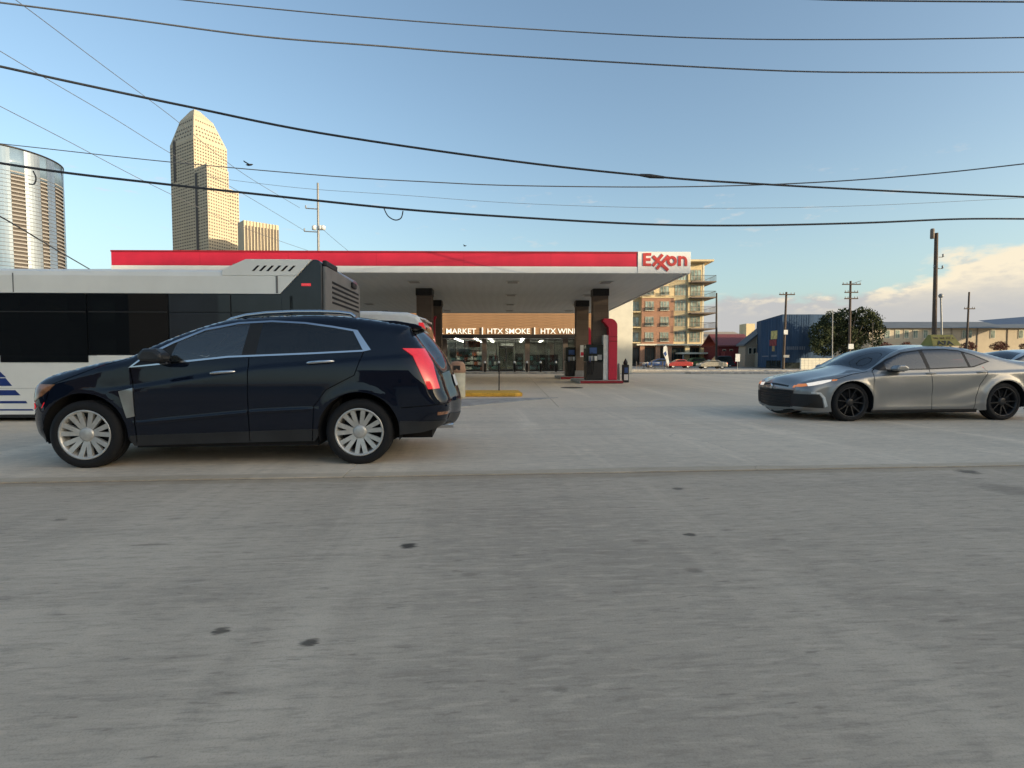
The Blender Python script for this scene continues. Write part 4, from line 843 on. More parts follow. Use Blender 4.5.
    for px in (482.6, 534.6): MB().box(x(px) - .04, x(px) + .04, -.12, -.02, z(335), z(327.6)).build('sign_divider', 'letter', root)
    MB().box(xr + .005, x(632), -.1, 12, 0, 6.5).build('side_block', 'stucco_white', root, bevel=.03)
    MB().box(xl - .1, x(632) + .1, -.15, 12.1, 6.46 + .05, 6.70).build('parapet', 'pillar', root)
make_store()
bm = MB().lathe([(0, 0), (.085, 0), (.085, .70), (.086, .70)], 14); bm.lathe([(.088, .70), (.09, .80), (.06, .86), (0, .88)], 14, mi=1); bme = bm.mesh('bollard', ['dark_metal', 'white'])
words = ['left of the shop entrance below the letters of the first divider', 'in front of the entrance door frame', 'to the right side of the entrance door', 'before the pier between entrance and dark glass', 'before the dark glass, nearer the entrance', 'before the dark glass, nearer the brown columns']
for i, px in enumerate((485, 499, 514.6, 527, 540.6, 556)):
    link('bollard', bme, None, (X(px, 43.2), 43.2, .15), label='dark bollard with pale cap ' + words[i].replace('left of', 'by').replace('to the right side of', 'past'), cat='bollard', group='bollards along the shopfront')
# ------------------------------------------------------------------ small forecourt things
b_ = thing('litter_bin', 'beige litter bin with tan lid beside the yellow kerb', 'bin', (X(457.5, 15.5), 15.5, 0)); MB().lathe([(0, 0), (.21, 0), (.225, .05), (.225, .74), (0, .74)], 24).build('bin_body', 'beige_bin', b_); MB().lathe([(.24, .745), (.24, .80), (.215, .98), (.15, 1.06), (0, 1.08)], 24).build('bin_lid', 'tan_lid', b_)
MB().box(-.10, .10, -.232, -.20, .82, .95).build('bin_flap', 'dark_metal', b_)
MB().prism([(-4.2, 15.95), (.10, 15.95), (.32, 16.1), (.22, 17.45), (-4.2, 17.45)], 0, .12, 'z').build('island_kerb', 'yellow', bevel=.03, label='bright yellow painted kerb island beside the beige bin', cat='kerb')
MB().tube([(X(499, 16.7), 16.7, .15), (X(499.2, 16.7), 16.7, .95)], .018, 8).build('post', 'dark_metal', label='thin dark post standing on the yellow kerb island', cat='post')
MB().lathe([(0, .012), (.42, .012), (.46, .004), (.46, 0)], 28, c=(X(572, 21.2), 21.2, 0)).build('manhole_cover', 'dark_metal', label='dark round manhole cover in the forecourt concrete', cat='manhole cover')
# ------------------------------------------------------------------ far towers
def face_windows(mb, p0, p1, z0, z1, nx, nz, fw=.5, fh=.5, out=.12, skip=None):
    """dark window boxes on the upright face from plan point p0 to p1 (seen with p0 on the left)"""
    p0 = np.array(p0, float); p1 = np.array(p1, float); d = p1 - p0; L = np.linalg.norm(d); d /= L; n = np.array([d[1], -d[0]])
    for i in range(nx):
        for k in range(nz):
            if skip and skip((i + .5) / nx, (k + .5) / nz): continue
            a = p0 + d * L * (i + .5 - fw / 2) / nx + n * out; b = p0 + d * L * (i + .5 + fw / 2) / nx + n * out; za = z0 + (z1 - z0) * (k + .5 - fh / 2) / nz; zb = z0 + (z1 - z0) * (k + .5 + fh / 2) / nz
            mb.quad((*a, za), (*b, za), (*b, zb), (*a, zb))
def make_stepped_tower():
    Y = 500; root = thing('office_tower', 'tall tan stepped office tower with sloping crown', 'tower')
    q = lambda px, y: ((px - 512) / 530 * y / 1.0135, y); zz = lambda py, y=500: CAM_H + (360 - py) * y / 530
    F = q(195.5, 500); Lc = q(171.8, 522); Rc = q(228.4, 531); Bk = (Lc[0] + Rc[0] - F[0], Lc[1] + Rc[1] - F[1]); plan = [F, Rc, Bk, Lc]
    z1 = zz(141)
    MB().prism(plan, 0, z1, 'z').build('shaft', 'gold_stone', root)
    c = np.mean(plan, 0) + np.array([-3.0, 0])
    def ring(k): return [tuple(c + (np.array(p) - c) * k) for p in plan]
    def frustum(m, a, za, b, zb): m.add([(*p, za) for p in a] + [(*p, zb) for p in b], [(i, (i + 1) % 4, 4 + (i + 1) % 4, 4 + i) for i in range(4)] + [(4, 5, 6, 7)])
    m = MB(); frustum(m, ring(1), z1, ring(.58), zz(121, 512)); frustum(m, ring(.58), zz(121, 512), ring(.16), zz(111.5, 515)); m.build('crown', 'gold_stone', root)
    F2 = q(208, 487); R2 = q(229.5, 509); R3 = q(239.2, 519)
    MB().prism([F, F2, R2, (R2[0] - 12, R2[1] + 12)], 0, zz(168, 490), 'z').build('front_wing', 'gold_stone', root)
    MB().prism([(R2[0] - .2, R2[1] + .3), R3, (R3[0] - 12, R3[1] + 12), (R2[0] - 12, R2[1] + 11)], 0, zz(193.5, 515), 'z').build('side_wing', 'gold_stone', root)
    w = MB(); zt = z1; zb = zz(262)
    face_windows(w, F, Rc, zb, zt - 1, 13, 38, .52, .45); face_windows(w, Lc, F, zb, zt - 2, 10, 38, .70, .34)
    face_windows(w, F2, R2, zb, zz(168, 490) - 1.5, 9, 29, .52, .45); face_windows(w, R2, R3, zb, zz(193.5, 515) - 1.5, 4, 21, .52, .45); face_windows(w, F, F2, zb, zz(168, 490) - 1.5, 5, 29, .70, .34)
    # rows of small windows in the sloping crown
    a, b = ring(1), ring(.58); za, zb2 = z1, zz(121, 512)
    for e0, e1, n in ((0, 1, 10), (3, 0, 8)):
        for t in (.12, .30, .48, .78):
            for i in range(1, n):
                P = lambda u, tt: np.array([*((1 - u) * (np.array(a[e0]) * (1 - tt) + np.array(b[e0]) * tt) + u * (np.array(a[e1]) * (1 - tt) + np.array(b[e1]) * tt)), za + (zb2 - za) * tt])
                d = np.array(a[e1]) - np.array(a[e0]); nn = np.array([d[1], -d[0]]) / np.linalg.norm(d); o = np.array([nn[0] * .25, nn[1] * .25, .2])
                u0, u1 = (i - .22) / n, (i + .22) / n; w.quad(P(u0, t) + o, P(u1, t) + o, P(u1, t + .06) + o, P(u0, t + .06) + o)
    w.build('windows', 'tower_win', root, kind='stuff')
    def slot(p0, p1, t0, t1, z0, z1_):
        p0 = np.array(p0); p1 = np.array(p1); d = p1 - p0; n = np.array([d[1], -d[0]]) / np.linalg.norm(d); a, b = p0 + d * t0 + n * .3, p0 + d * t1 + n * .3; return MB().quad((*a, z0), (*b, z0), (*b, z1_), (*a, z1_)).build('window_slot', 'tower_dark', root)
    slot(Lc, F, .14, .25, zz(184, 515), zz(145, 515)); slot(F, F2, .04, .24, 0, zz(176, 497))
make_stepped_tower()
def make_fin_tower():
    root = thing('office_tower', 'lower tan office block with upright fins beside the stepped tower', 'tower'); q = lambda px, y: ((px - 512) / 530 * y / 1.011, y); zz = lambda py, y: CAM_H + (360 - py) * y / 530
    a, b = q(244, 452), q(279, 470); e = q(238, 462); zt = zz(223, 455)
    MB().prism([a, b, (b[0] - 15, b[1] + 30), (e[0] - 10, e[1] + 30), e], 0, zt, 'z').build('block', 'gold_stone', root)
    d = np.array(b) - np.array(a); L = np.linalg.norm(d); d /= L; n = np.array([d[1], -d[0]]); w = MB(); n_ = 11
    for k in range(n_):
        p = np.array(a) + d * L * (k + .62) / n_; t = L / n_ * .30; c = [p - d * t, p + d * t]
        w.quad((*(c[0] + n * .2), 0), (*(c[1] + n * .2), 0), (*(c[1] + n * .2), zt - 4), (*(c[0] + n * .2), zt - 4))
        f = MB(); g = np.array(a) + d * L * k / n_; f.prism([tuple(g), tuple(g + d * .7), tuple(g + d * .7 + n * .9), tuple(g + n * .9)], 0, zt, 'z'); f.build('fin', 'gold_stone', root)
    w.build('windows', 'tower_win', root, kind='stuff')
make_fin_tower()
def make_glass_tower():
    Y = 500; cx, cy = (-1 - 512) / 530 * Y / 1.017, Y; Rr = 46.0; root = thing('glass_tower', 'round glass tower with balcony strips and dark roof rim', 'tower', (cx, cy, 0))
    f0 = math.atan2(-cy, -cx); H = 187.0
    MB().lathe([(Rr - 1.2, 0), (Rr - 1.2, H)], 96).build('core', 'tower_dark', root)
    sectors = [(-80, -58), (-46, -24), (-16, 9), (21, 36), (44, 55), (74, 95)]
    for k, (a, b) in enumerate(sectors): MB().lathe([(Rr - 1.4, 0), (Rr, 0), (Rr, H - .3), (Rr - 1.4, H - .3)], max(3, int((b - a) / 3)), a0=f0 + R(a), a1=f0 + R(b), smooth=False).build('glass_strip', 'tower_blue' if b < 15 else 'tower_glass', root)
    MB().lathe([(Rr - 1.3, H - 22), (Rr - .25, H - 22), (Rr - .25, H - .1), (Rr - 1.3, H - .1)], 72).build('crown_glass', 'tower_blue', root)
    sl = MB(); gm = MB(); fl = 3.45
    for k in range(48):
        z = 4 + k * fl
        for a, b in ((-58, -46), (-24, -16), (9, 21), (36, 44), (55, 74), (95, 115)): sl.lathe([(Rr - 1.3, z), (Rr + .25, z), (Rr + .25, z + 1.25), (Rr - 1.3, z + 1.25)], max(3, int((b - a) / 3)), a0=f0 + R(a), a1=f0 + R(b), smooth=False)
        for a, b in sectors: gm.lathe([(Rr - .2, z), (Rr + .07, z), (Rr + .07, z + .35), (Rr - .2, z + .35)], max(3, int((b - a) / 3)), a0=f0 + R(a), a1=f0 + R(b), smooth=False)
    sl.build('floor_slabs', 'tower_band', root, kind='stuff'); gm.build('glazing_bars', 'tower_dark', root, kind='stuff')
    MB().lathe([(0, H), (Rr + .5, H), (Rr + .6, H + 1.0), (Rr - .5, H + 1.5), (0, H + 1.5)], 96).build('roof_rim', 'dark_metal', root)
make_glass_tower()
o = MB(); p = [at(52, 268, 150).x, at(128, 268, 150).x]; zt = at(0, 262.5, 150).z; ze = at(0, 269, 150).z
o.add([(p[0], 150, ze), (p[1], 150, ze), (p[1], 190, ze), (p[0], 190, ze), (p[0] + 7, 166, zt), (p[1] - 13, 166, zt)], [(0, 1, 5, 4), (1, 2, 5), (2, 3, 4, 5), (3, 0, 4)]); r_ = thing('hip_roofed_building', 'pale hip roofed building showing just above the bus roof', 'building')
o.build('roof', 'tan_long', r_); MB().box(p[0] + .8, p[1] - .8, 150.8, 189.2, 0, ze).build('wall', 'tan_long', r_)
# ------------------------------------------------------------------ apartment block
def make_apartments():
    Y = 100.0; s = Y / 530; root = thing('apartment_building', 'brick and cream apartment block with corner balconies beyond the canopy', 'building', (0, Y, 0)); x = lambda px: (px - 512) * s; z = lambda py: CAM_H + (360 - py) * s
    rows = [336.7, 321.4, 306.1, 290.9, 275.7]
    MB().box(x(585), x(641), 1.0, 15, 0, z(268)).build('wall', 'cream', root); MB().box(x(641), x(673), .2, 15, z(344), z(268)).build('wall', 'cream', root)
    MB().box(x(641), x(673), 0, .2, z(344), z(298.5)).build('brick_facing', 'brick_red', root); MB().box(x(641), x(673.2), -.12, .2, z(298.4), z(297.2)).build('string_course', 'cream', root)
    MB().box(x(673), x(687), .35, 15, z(344), z(266)).build('wall', 'cream', root); MB().box(x(687), x(703), .1, 15, z(344), z(264)).build('wall', 'cream', root)
    MB().box(x(624), x(709), -1.2, 14, z(263.6), z(262)).build('roof_slab', 'tan_wall', root) if False else None
    MB().box(x(686), x(709), -1.6, 14, z(263.9), z(262)).build('roof_slab', 'cream', root); MB().box(x(639), x(686), -.4, 15, z(268.3), z(266.8)).build('parapet_cap', 'cream', root)
    MB().box(x(636), x(711.5), -.5, .5, z(345.5), z(344)).build('string_course', 'stucco_white', root)
    def window(xa, xb, za, zb, n, y=0.0, mid=True):
        m = MB(); t = .10; m.box(xa, xb, y - .07, y + .02, za, za + t).box(xa, xb, y - .07, y + .02, zb - t, zb)
        for k in range(n + 1): c = xa + (xb - xa) * k / n; m.box(max(xa, c - t / 2), min(xb, c + t / 2), y - .068, y + .018, za + t, zb - t)
        if mid: m.box(xa + t, xb - t, y - .05, y + .01, za + (zb - za) * .34, za + (zb - za) * .34 + .07)
        f = m.build('window', 'tan_wall', root)
        for k in range(n): MB().box(xa + (xb - xa) * k / n + t / 2, xa + (xb - xa) * (k + 1) / n - t / 2, y - .035, y - .02, za + t, zb - t).build('pane', 'apt_glass', f)
        return f
    for i, py in enumerate(rows):
        for px in (648.8, 663.8): window(x(px - 4.3), x(px + 4.3), z(py + 4.8), z(py - 4.6), 3, 0 if i < 3 else .2); 
        for px in (648.8, 663.8):
            MB().box(x(px - 4.6), x(px + 4.6), -.28, -.10, z(py + 5.0), z(py + 4.6)).build('sill', 'stucco_white', root); rb = MB()
            for k in range(12): a = x(px - 4.4 + k * .8); rb.box(a - .02, a + .02, -.26, -.22, z(py + 4.6), z(py + 1.9))
            rb.box(x(px - 4.5), x(px + 4.5), -.27, -.21, z(py + 1.9), z(py + 1.6)); rb.build('window_rail', 'dark_metal', root)
        window(x(674.2), x(685.8), z(py + 5.2), z(py - 5.6), 4, .35); window(x(689.5), x(699.5), z(py + 5.6), z(py - 5.2), 3, .1)
        window(x(632.5), x(639.5), z(py + 4.8), z(py - 4.6), 2, 1.0); MB().box(x(626), x(640), -.1, 1.0, z(py + 6.6), z(py + 5.6)).build('balcony_slab', 'cream', root)
        MB().box(x(701.3), x(702.7), .05, .10, z(344), z(264)).build('corner_trim', 'stucco_white', root) if i == 0 else None
        if py < 336:
            zs = z(py + 7.3); b = MB().box(x(687.3), x(711.5), -1.7, 6, zs - .22, zs).build('balcony', 'pillar', root); rl = MB()
            for k in range(26): a = x(687.5 + k * .95); rl.box(a - .015, a + .015, -1.66, -1.63, zs, zs + 1.0)
            for k in range(14): yy = -1.6 + k * .55; rl.box(x(711.3) - .015, x(711.3) + .015, yy, yy + .03, zs, zs + 1.0)
            rl.box(x(687.4), x(711.4), -1.68, -1.61, zs + 1.0, zs + 1.06).box(x(711.2), x(711.4), -1.6, 6, zs + 1.0, zs + 1.06); rl.build('railing', 'dark_metal', b)
    # shops on the ground floor
    MB().box(x(585), x(709), .8, 15, 0, z(345.6)).build('wall', 'brick_red', root)
    for a, b in ((632.5, 641), (643.5, 655.5), (660, 667), (671, 685), (689, 700)):
        f = MB().box(x(a), x(b), .55, .8, 0, .45).box(x(a), x(b), .55, .8, z(348.6), z(347.6)).build('shop_window', 'dark_metal', root); n = max(2, int((b - a) / 3.4))
        for k in range(n): MB().box(x(a + (b - a) * k / n) + .04, x(a + (b - a) * (k + 1) / n) - .04, .66, .70, .46, z(348.7)).build('pane', 'dark_glass', f)
    for px in (642, 657.5, 669, 687, 702.5): MB().box(x(px) - .42, x(px) + .42, -.1, .79, 0, z(345.7)).build('pier', 'brick_red' if px < 670 else 'cream', root)
    MB().box(x(676), x(714), -3.2, .5, z(354.2), z(352.6)).build('entrance_canopy', 'stucco_white', root)
    for px in (678, 712.5): MB().box(x(px) - .1, x(px) + .1, -3.0, -2.8, 0, z(354.3)).build('canopy_post', 'grey', root)
make_apartments()
# ------------------------------------------------------------------ buildings farther right
def gable_house(name, label, px0, px1, Y, pe, pr, wall, roof, depth=12, ridge=.5, along='x'):
    """wall below eaves pe, ridge at pr; ridge runs along x, or along y with the gable facing the road"""
    r = thing(name, label, 'building', (0, Y, 0)); s = Y / 530; a, b = (px0 - 512) * s, (px1 - 512) * s; ze = CAM_H + (360 - pe) * s; zr = CAM_H + (360 - pr) * s
    if along == 'x':
        MB().box(a, b, 0, depth, 0, ze).build('wall', wall, r); m = MB(); m.prism([(-.4, ze - .1), (depth / 2, zr), (depth + .4, ze - .1), (depth + .4, ze + .12), (depth / 2, zr + .22), (-.4, ze + .12)], a - .4, b + .4, 'x'); m.build('roof', roof, r)
    else:
        c = a + (b - a) * ridge; MB().prism([(a, 0), (b, 0), (b, ze), (c, zr), (a, ze)], 0, depth).build('wall', wall, r)
        MB().prism([(a - .3, ze - .15), (c, zr + .02), (b + .3, ze - .15), (b + .3, ze + .1), (c, zr + .28), (a - .3, ze + .1)], -.3, depth + .3).build('roof', roof, r)
    return r, s
r_, s = gable_house('far_hall', 'dull tan far building rising behind the red roofed house', 700, 752, 165, 340, 330, 'tan_wall', 'tan_wall', 30, 1.0, 'x'); MB().box((744 - 512) * s, (752.5 - 512) * s, -1, 4, 0, CAM_H + 36 * s).build('stair_tower', 'cream', r_)
r_, s = gable_house('red_house', 'maroon boarded house with red metal roof', 718, 750, 92, 346, 334.5, 'maroon', 'maroon_roof', 7, .5, 'x')
for px in (722, 729, 738): f = MB().box((px - 512) * s, (px - 508.5) * s, -.06, .0, 1.2, 3.0).build('window', 'tan_wall', r_); MB().box((px - 511.6) * s, (px - 508.9) * s, -.075, -.061, 1.35, 2.85).build('pane', 'dark_glass', f)
MB().box((720 - 512) * s, (728 - 512) * s, -2.0, -.1, 0, 2.6).build('porch', 'maroon', r_)
r_, s = gable_house('tan_house', 'tan sided house with steep gable against the blue building', 745, 774, 84, 345, 327.5, 'tan_wall', 'grey_roof', 2.5, .72, 'y')
for px, py in ((749.5, 351), (754, 351), (757.5, 341)): f = MB().box((px - 513.6) * s, (px - 510.4) * s, -.06, 0, CAM_H + (360 - py - 3.2) * s, CAM_H + (360 - py + 3.2) * s).build('window', 'stucco_white', r_); MB().box((px - 513.3) * s, (px - 510.7) * s, -.075, -.061, CAM_H + (360 - py - 2.8) * s, CAM_H + (360 - py + 2.8) * s).build('pane', 'dark_glass', f)
MB().box((754 - 512) * s, (763.5 - 512) * s, -2.5, -.1, 0, CAM_H + (360 - 363) * s + 1.6).build('porch_wall', 'tan_wall', r_)
def make_blue():
    Y = 72; s = Y / 530; root = thing('blue_building', 'navy metal clad building with small mural and faded lettering', 'building', (0, Y, 0)); x = lambda px: (px - 512) * s; z = lambda py: CAM_H + (360 - py) * s
    A, B, C = ((760 - 512) / 530 * 78.5, 6.5), (x(781), 0), (x(810), 0)
    MB().prism([A, B, (x(781) + 3, 14), (A[0] + 2.8, 14)], 0, z(317.2), 'z').build('wall', 'blue_wall', root); MB().prism([(B[0] + .003, 0), C, (C[0] + 5, 14), (B[0] + 3.003, 14)], 0, z(314.6), 'z').build('wall', 'blue_wall', root)
    MB().prism([(C[0] + 1.2, 3), (x(846), 3.4), (x(846) + 8, 16), (C[0] + 6, 16)], 0, z(312.6), 'z').build('wall', 'blue_wall', root)
    def on(p, q, t0, t1, z0, z1, name, m, out=.04):
        p, q = np.array(p), np.array(q); d = q - p; n = np.array([d[1], -d[0]]) / np.linalg.norm(d); a, b = p + d * t0, p + d * t1; return MB().prism([tuple(a + n * .002), tuple(b + n * .002), tuple(b + n * out), tuple(a + n * out)], z0, z1, 'z').build(name, m, root)
    for k in range(1, 9): on(A, B, k / 9, k / 9 + .012, .2, z(318), 'cladding_rib', 'blue_wall', .03)
    for k in range(1, 12): on(B, C, k / 12, k / 12 + .009, .2, z(315.3), 'cladding_rib', 'blue_wall', .03)
    on(A, B, .52, .80, z(338.5), z(330), 'mural_patch', 'mural_yellow', .05); on(A, B, .46, .78, z(345.5), z(339), 'mural_patch', 'mural_red', .05); on(A, B, .58, .70, z(351), z(345.6), 'mural_patch', 'mural_tan', .05)
    on(A, B, .10, .42, z(356.6), z(355.4), 'wall_mark', 'faded_letter', .05); on(A, B, .56, .80, z(356.6), z(354.8), 'wall_mark', 'faded_letter', .05)
    rng = random.Random(5); t = .17
    while t < .80: w = rng.uniform(.03, .065); on(B, C, t, t + w * .72, z(349.8), z(346.4), 'wall_letter', 'faded_letter', .05); t += w + .012
    on(A, B, .30, .98, .02, z(360.5), 'door_opening', 'dark_glass', .03); on(B, C, .05, .95, .02, z(362.5), 'door_opening', 'dark_glass', .03)
make_blue()
def make_long():
    Y = 96; s = Y / 530; root = thing('long_building', 'long low buff building with blue grey roof at the street end', 'building', (0, Y, 0)); x = lambda px: (px - 512) * s; z = lambda py: CAM_H + (360 - py) * s
    MB().box(x(868), x(1120), 0, 16, 0, z(328)).build('wall', 'tan_long', root)
    MB().add([(x(864), -.8, z(328.4)), (x(1124), -.8, z(328.4)), (x(1124), 9, z(318.5)), (x(864), 9, z(318.5)), (x(864), 17, z(328.4)), (x(1124), 17, z(328.4))], [(0, 1, 2, 3), (3, 2, 5, 4), (0, 3, 4), (1, 5, 2), (0, 4, 5, 1)]).build('roof', 'grey_roof', root)
    for px in (886, 896, 905, 914, 924, 963, 967.8, 991, 1019, 1045, 1075):
        f = MB().box(x(px - 2.4), x(px + 2.4), -.08, .0, z(338.5), z(330)).build('window', 'stucco_white', root); MB().box(x(px - 2.0), x(px - .15), -.095, -.081, z(338), z(330.5)).build('pane', 'apt_glass', f); MB().box(x(px + .15), x(px + 2.0), -.095, -.081, z(338), z(330.5)).build('pane', 'apt_glass', f)
    for px in (879, 934, 950, 976, 1006, 1030): MB().box(x(px) - .08, x(px) + .08, -.12, -.02, .2, z(328.6)).build('downpipe', 'tan_wall', root)
    r2 = thing('roofed_shed', 'dark blue sloping roof over the long buff building end', 'building', (0, 84, 0)); s = 84 / 530
    MB().add([((994 - 512) * s, 0, CAM_H + 35.5 * s), ((1130 - 512) * s, 0, CAM_H + 37 * s), ((1130 - 512) * s, 8, CAM_H + 52 * s), ((1020 - 512) * s, 8, CAM_H + 43 * s)], [(0, 1, 2, 3), (3, 2, 1, 0)]).build('roof', 'blue_roof', r2)
    MB().box((1040 - 512) * s, (1041.5 - 512) * s, .5, .8, 0, CAM_H + 35 * s).box((1115 - 512) * s, (1116.5 - 512) * s, .5, .8, 0, CAM_H + 35 * s).build('post', 'dark_metal', r2)
make_long()
# ------------------------------------------------------------------ street furniture, poles, wires
def pole(px_b, px_t, py_t, Y, r, label, m='wood_pole', arms=(), extra=None, name='utility_pole', cat='pole', tran=False):
    b = at(px_b, 366, Y); t = at(px_t, py_t, Y); root = thing(name, label, cat, (b.x, Y, 0)); MB().tube([(0, 0, 0), ((t.x - b.x), 0, t.z)], [r, r * .72], 10).build('shaft', m, root)
    lean = (t.x - b.x) / t.z
    for zf, w in arms:
        zc = t.z * zf; xc = lean * zc; a = MB().box(xc - w, xc + w, -.08 - r, -r * .8, zc - .06, zc + .06).build('crossarm', m, root)
        for k in (-.92, -.5, .5, .92): MB().lathe([(.025, 0), (.05, .04), (.03, .10), (.055, .14), (0, .2)], 8, c=(xc + k * w, -.06 - r, zc + .06)).build('insulator', 'grey', a)
    if tran: MB().lathe([(0, 0), (.12, 0), (.14, .06), (.14, .66), (.10, .74), (0, .76)], 14, c=(lean * t.z - .30, 0, t.z - .42)).build('transformer', 'pillar', root)
    return root, t
pole(716.3, 716.6, 293, 78, .17, 'dark pole between the apartment block and the red house', 'dark_metal')
pr, pt = pole(783.2, 786.4, 292, 62, .15, 'leaning wood pole with two small signs before the blue building', arms=((.965, .9),))
for py, w in ((348.5, .30), (332, .0)):
    if w: MB().box(.10 - w * .75, .10 + w * .75, -.24, -.20, at(0, 334.5, 62).z, at(0, 330, 62).z).build('sign_plate', 'white', pr); MB().box(-.1, .55, -.24, -.20, at(0, 357.5, 62).z, at(0, 355, 62).z).build('sign_plate', 'steel', pr)
pr, pt = pole(849, 850.6, 281, 64, .16, 'wood pole with three crossarms rising out of the oak tree', arms=((.96, 1.1), (.87, .8), (.80, .8))); MB().box(-.3, .3, -.30, -.2, at(0, 349, 64).z, at(0, 344, 64).z).build('sign_plate', 'white', pr)
MB().tube([(.1, 0, pt.z * .97), (1.0, -.3, pt.z * 1.0)], .03, 6).build('bracket', 'grey', pr)
pole(832.2, 832.6, 310, 60, .06, 'thin grey lamp post before the oak tree', 'steel', name='lamp_post', cat='lamp post'); pole(872.3, 872.6, 322, 66, .06, 'thin dark post beside the oak tree edge', 'dark_metal', name='lamp_post', cat='lamp post')
pr, pt = pole(933.6, 936.4, 233, 40, .17, 'tall dark wood pole with transformer behind the grey sedan', arms=(), tran=True)
for py, dx in ((268, -.32), (257, .30), (268.5, .30)): zz = at(0, py, 40).z; MB().lathe([(0, 0), (.07, .02), (.05, .12), (.08, .2), (0, .24)], 8, c=(pr.location.x * 0 + dx + .14 * zz / pt.z, 0, zz)).build('insulator', 'grey', pr); MB().box(min(0, dx) + .1, max(0, dx) + .1, -.03, .03, zz - .03, zz + .01).build('bracket', 'dark_metal', pr)
pr, pt = pole(943, 940.8, 297, 46, .09, 'thin grey post with round lamp head beside the tall pole', 'steel', name='lamp_post', cat='lamp post'); MB().lathe([(0, -.1), (.14, -.05), (.2, .12), (.12, .26), (0, .3)], 14, c=(at(940.8, 297, 46).x - pr.location.x, 0, pt.z)).build('lamp_head', 'grey', pr)
pole(965.8, 969.2, 292, 70, .14, 'leaning wood pole with crossarm before the long buff building', arms=((.78, .7),))
pr, pt = pole(319.6, 317.8, 183, 60, .16, 'steel mast with bracket arms rising above the canopy', 'steel', name='utility_mast', cat='mast')
for py, w in ((209, -1.25), (232, -1.45)): zz = at(0, py, 60).z; MB().tube([(0, 0, zz), (w, 0, zz + .08)], .06, 7).build('arm', 'grey', pr); MB().lathe([(0, 0), (.09, .04), (.06, .2), (.1, .3), (0, .36)], 8, c=(w, 0, zz + .06)).build('insulator', 'grey', pr)
for dx in (-.35, .35, .65): MB().lathe([(0, 0), (.24, .02), (.26, .4), (.1, .52), (0, .54)], 10, c=(dx, 0, at(0, 230, 60).z)).build('transformer', 'white', pr)
def wire(pts, Y0, Y1, r, label, group='overhead cables crossing the sky', m='wire'):
    """cable: measured points, depth running from Y0 to Y1"""
    P = catmull(pts, 7); xs = P[:, 0]; t = (xs - xs[0]) / (xs[-1] - xs[0]); V = []
    for (px, py), k in zip(P, t):
        Y = 1 / ((1 - k) / Y0 + k / Y1); V.append(at(px, py, Y))
    d0 = (V[0] - V[6]).normalized(); d1 = (V[-1] - V[-7]).normalized()
    if pts[0][0] <= 60: V = [V[0] + d0 * 3] + V
    if pts[-1][0] >= 1000: V = V + [V[-1] + d1 * 6]
    return MB().tube(V, r, 6).build('power_line', m, label=label, cat='cable', group=group)
wire([(140, -6), (185, 0), (350, 16), (512, 28), (700, 38), (860, 39.5), (1024, 37.5)], 11, 11, .012, 'grey cable highest of those crossing the whole sky', m='wire_grey')
wire([(-20, 0), (120, 18), (256, 36), (380, 46), (512, 56), (760, 70), (900, 72.5), (1040, 72)], 10, 13, .016, 'grey cable second from top, ending above the tall wood pole', m='wire_grey')
w3 = wire([(-20, 62), (85, 85), (190, 107), (320, 133), (512, 161), (660, 177), (760, 184), (900, 191.5), (1040, 197.5)], 10, 14, .0225, 'thick black cable passing just over the stepped tower crown')
a_, b_2 = at(512, 161, 11.6), at(664, 177.4, 12.3); MB().tube([at(640, 175, 12.2), at(650, 176.1, 12.2), b_2], [.03, .05, .03], 8).build('cable_splice', 'wire', w3)
wire([(-20, 160), (60, 172), (150, 182.5), (256, 194), (400, 209), (512, 217), (640, 224), (740, 225.5), (860, 223), (960, 219), (1040, 219)], 10, 14, .0225, 'thick black cable sagging just above the red canopy band')
wire([(40, 148), (170, 162), (330, 176), (430, 182), (512, 185.5), (640, 187), (740, 185.5), (840, 181), (940, 173), (1040, 162)], 22, 15, .017, 'thin grey cable rising across the thick black one', m='wire_grey')
wire([(200, 176), (300, 188), (400, 195), (512, 203), (640, 207.5), (760, 208), (880, 205), (1040, 197)], 40, 40, .013, 'faint hairline cable between the thin grey and sagging black cables', m='wire_grey')
wire([(760, -4), (820, -.5), (900, 1), (1040, 2)], 10, 10, .014, 'dark cable grazing the upper picture corner', m='wire_grey')
G2 = 'slanting cables running to the steel mast'
wire([(5, -8), (40, 18), (105, 67), (172, 117), (235, 168), (300, 208)], 26, 58, .019, 'slanting cable from the top corner passing behind the tower crown', G2, 'wire_grey')
wire([(-20, 39), (40, 75), (110, 116), (165, 150), (240, 192), (305, 231)], 26, 58, .019, 'slanting cable meeting the mast at its lower bracket', G2, 'wire_grey')
wire([(-20, 96), (60, 137), (150, 184), (240, 226), (312, 252)], 26, 58, .019, 'lowest slanting cable crossing the round tower top', G2, 'wire_grey')
wire([(319, 226), (335, 240), (352, 254)], 60, 62, .018, 'short cable dropping from the mast toward the red band', G2)
wire([(-20, 206), (10, 222), (50, 246), (98, 274)], 22, 40, .035, 'dark cable slanting down across the round glass tower', G2)
L_ = [at(px, py, 11.4) for px, py in ((384, 208.5), (388, 216), (395, 220), (401, 218), (403, 211))]; MB().tube(catmull([tuple(p) for p in L_], 5), .012, 6).build('cable_loop', 'wire', label='small slack loop hanging below the sagging black cable', cat='cable')
L_ = [at(px, py, 10.4) for px, py in ((33, 171), (36, 178), (34, 184), (29, 184))]; MB().tube(catmull([tuple(p) for p in L_], 5), .012, 6).build('cable_loop', 'wire', label='slack cable loop seen against the round glass tower', cat='cable')
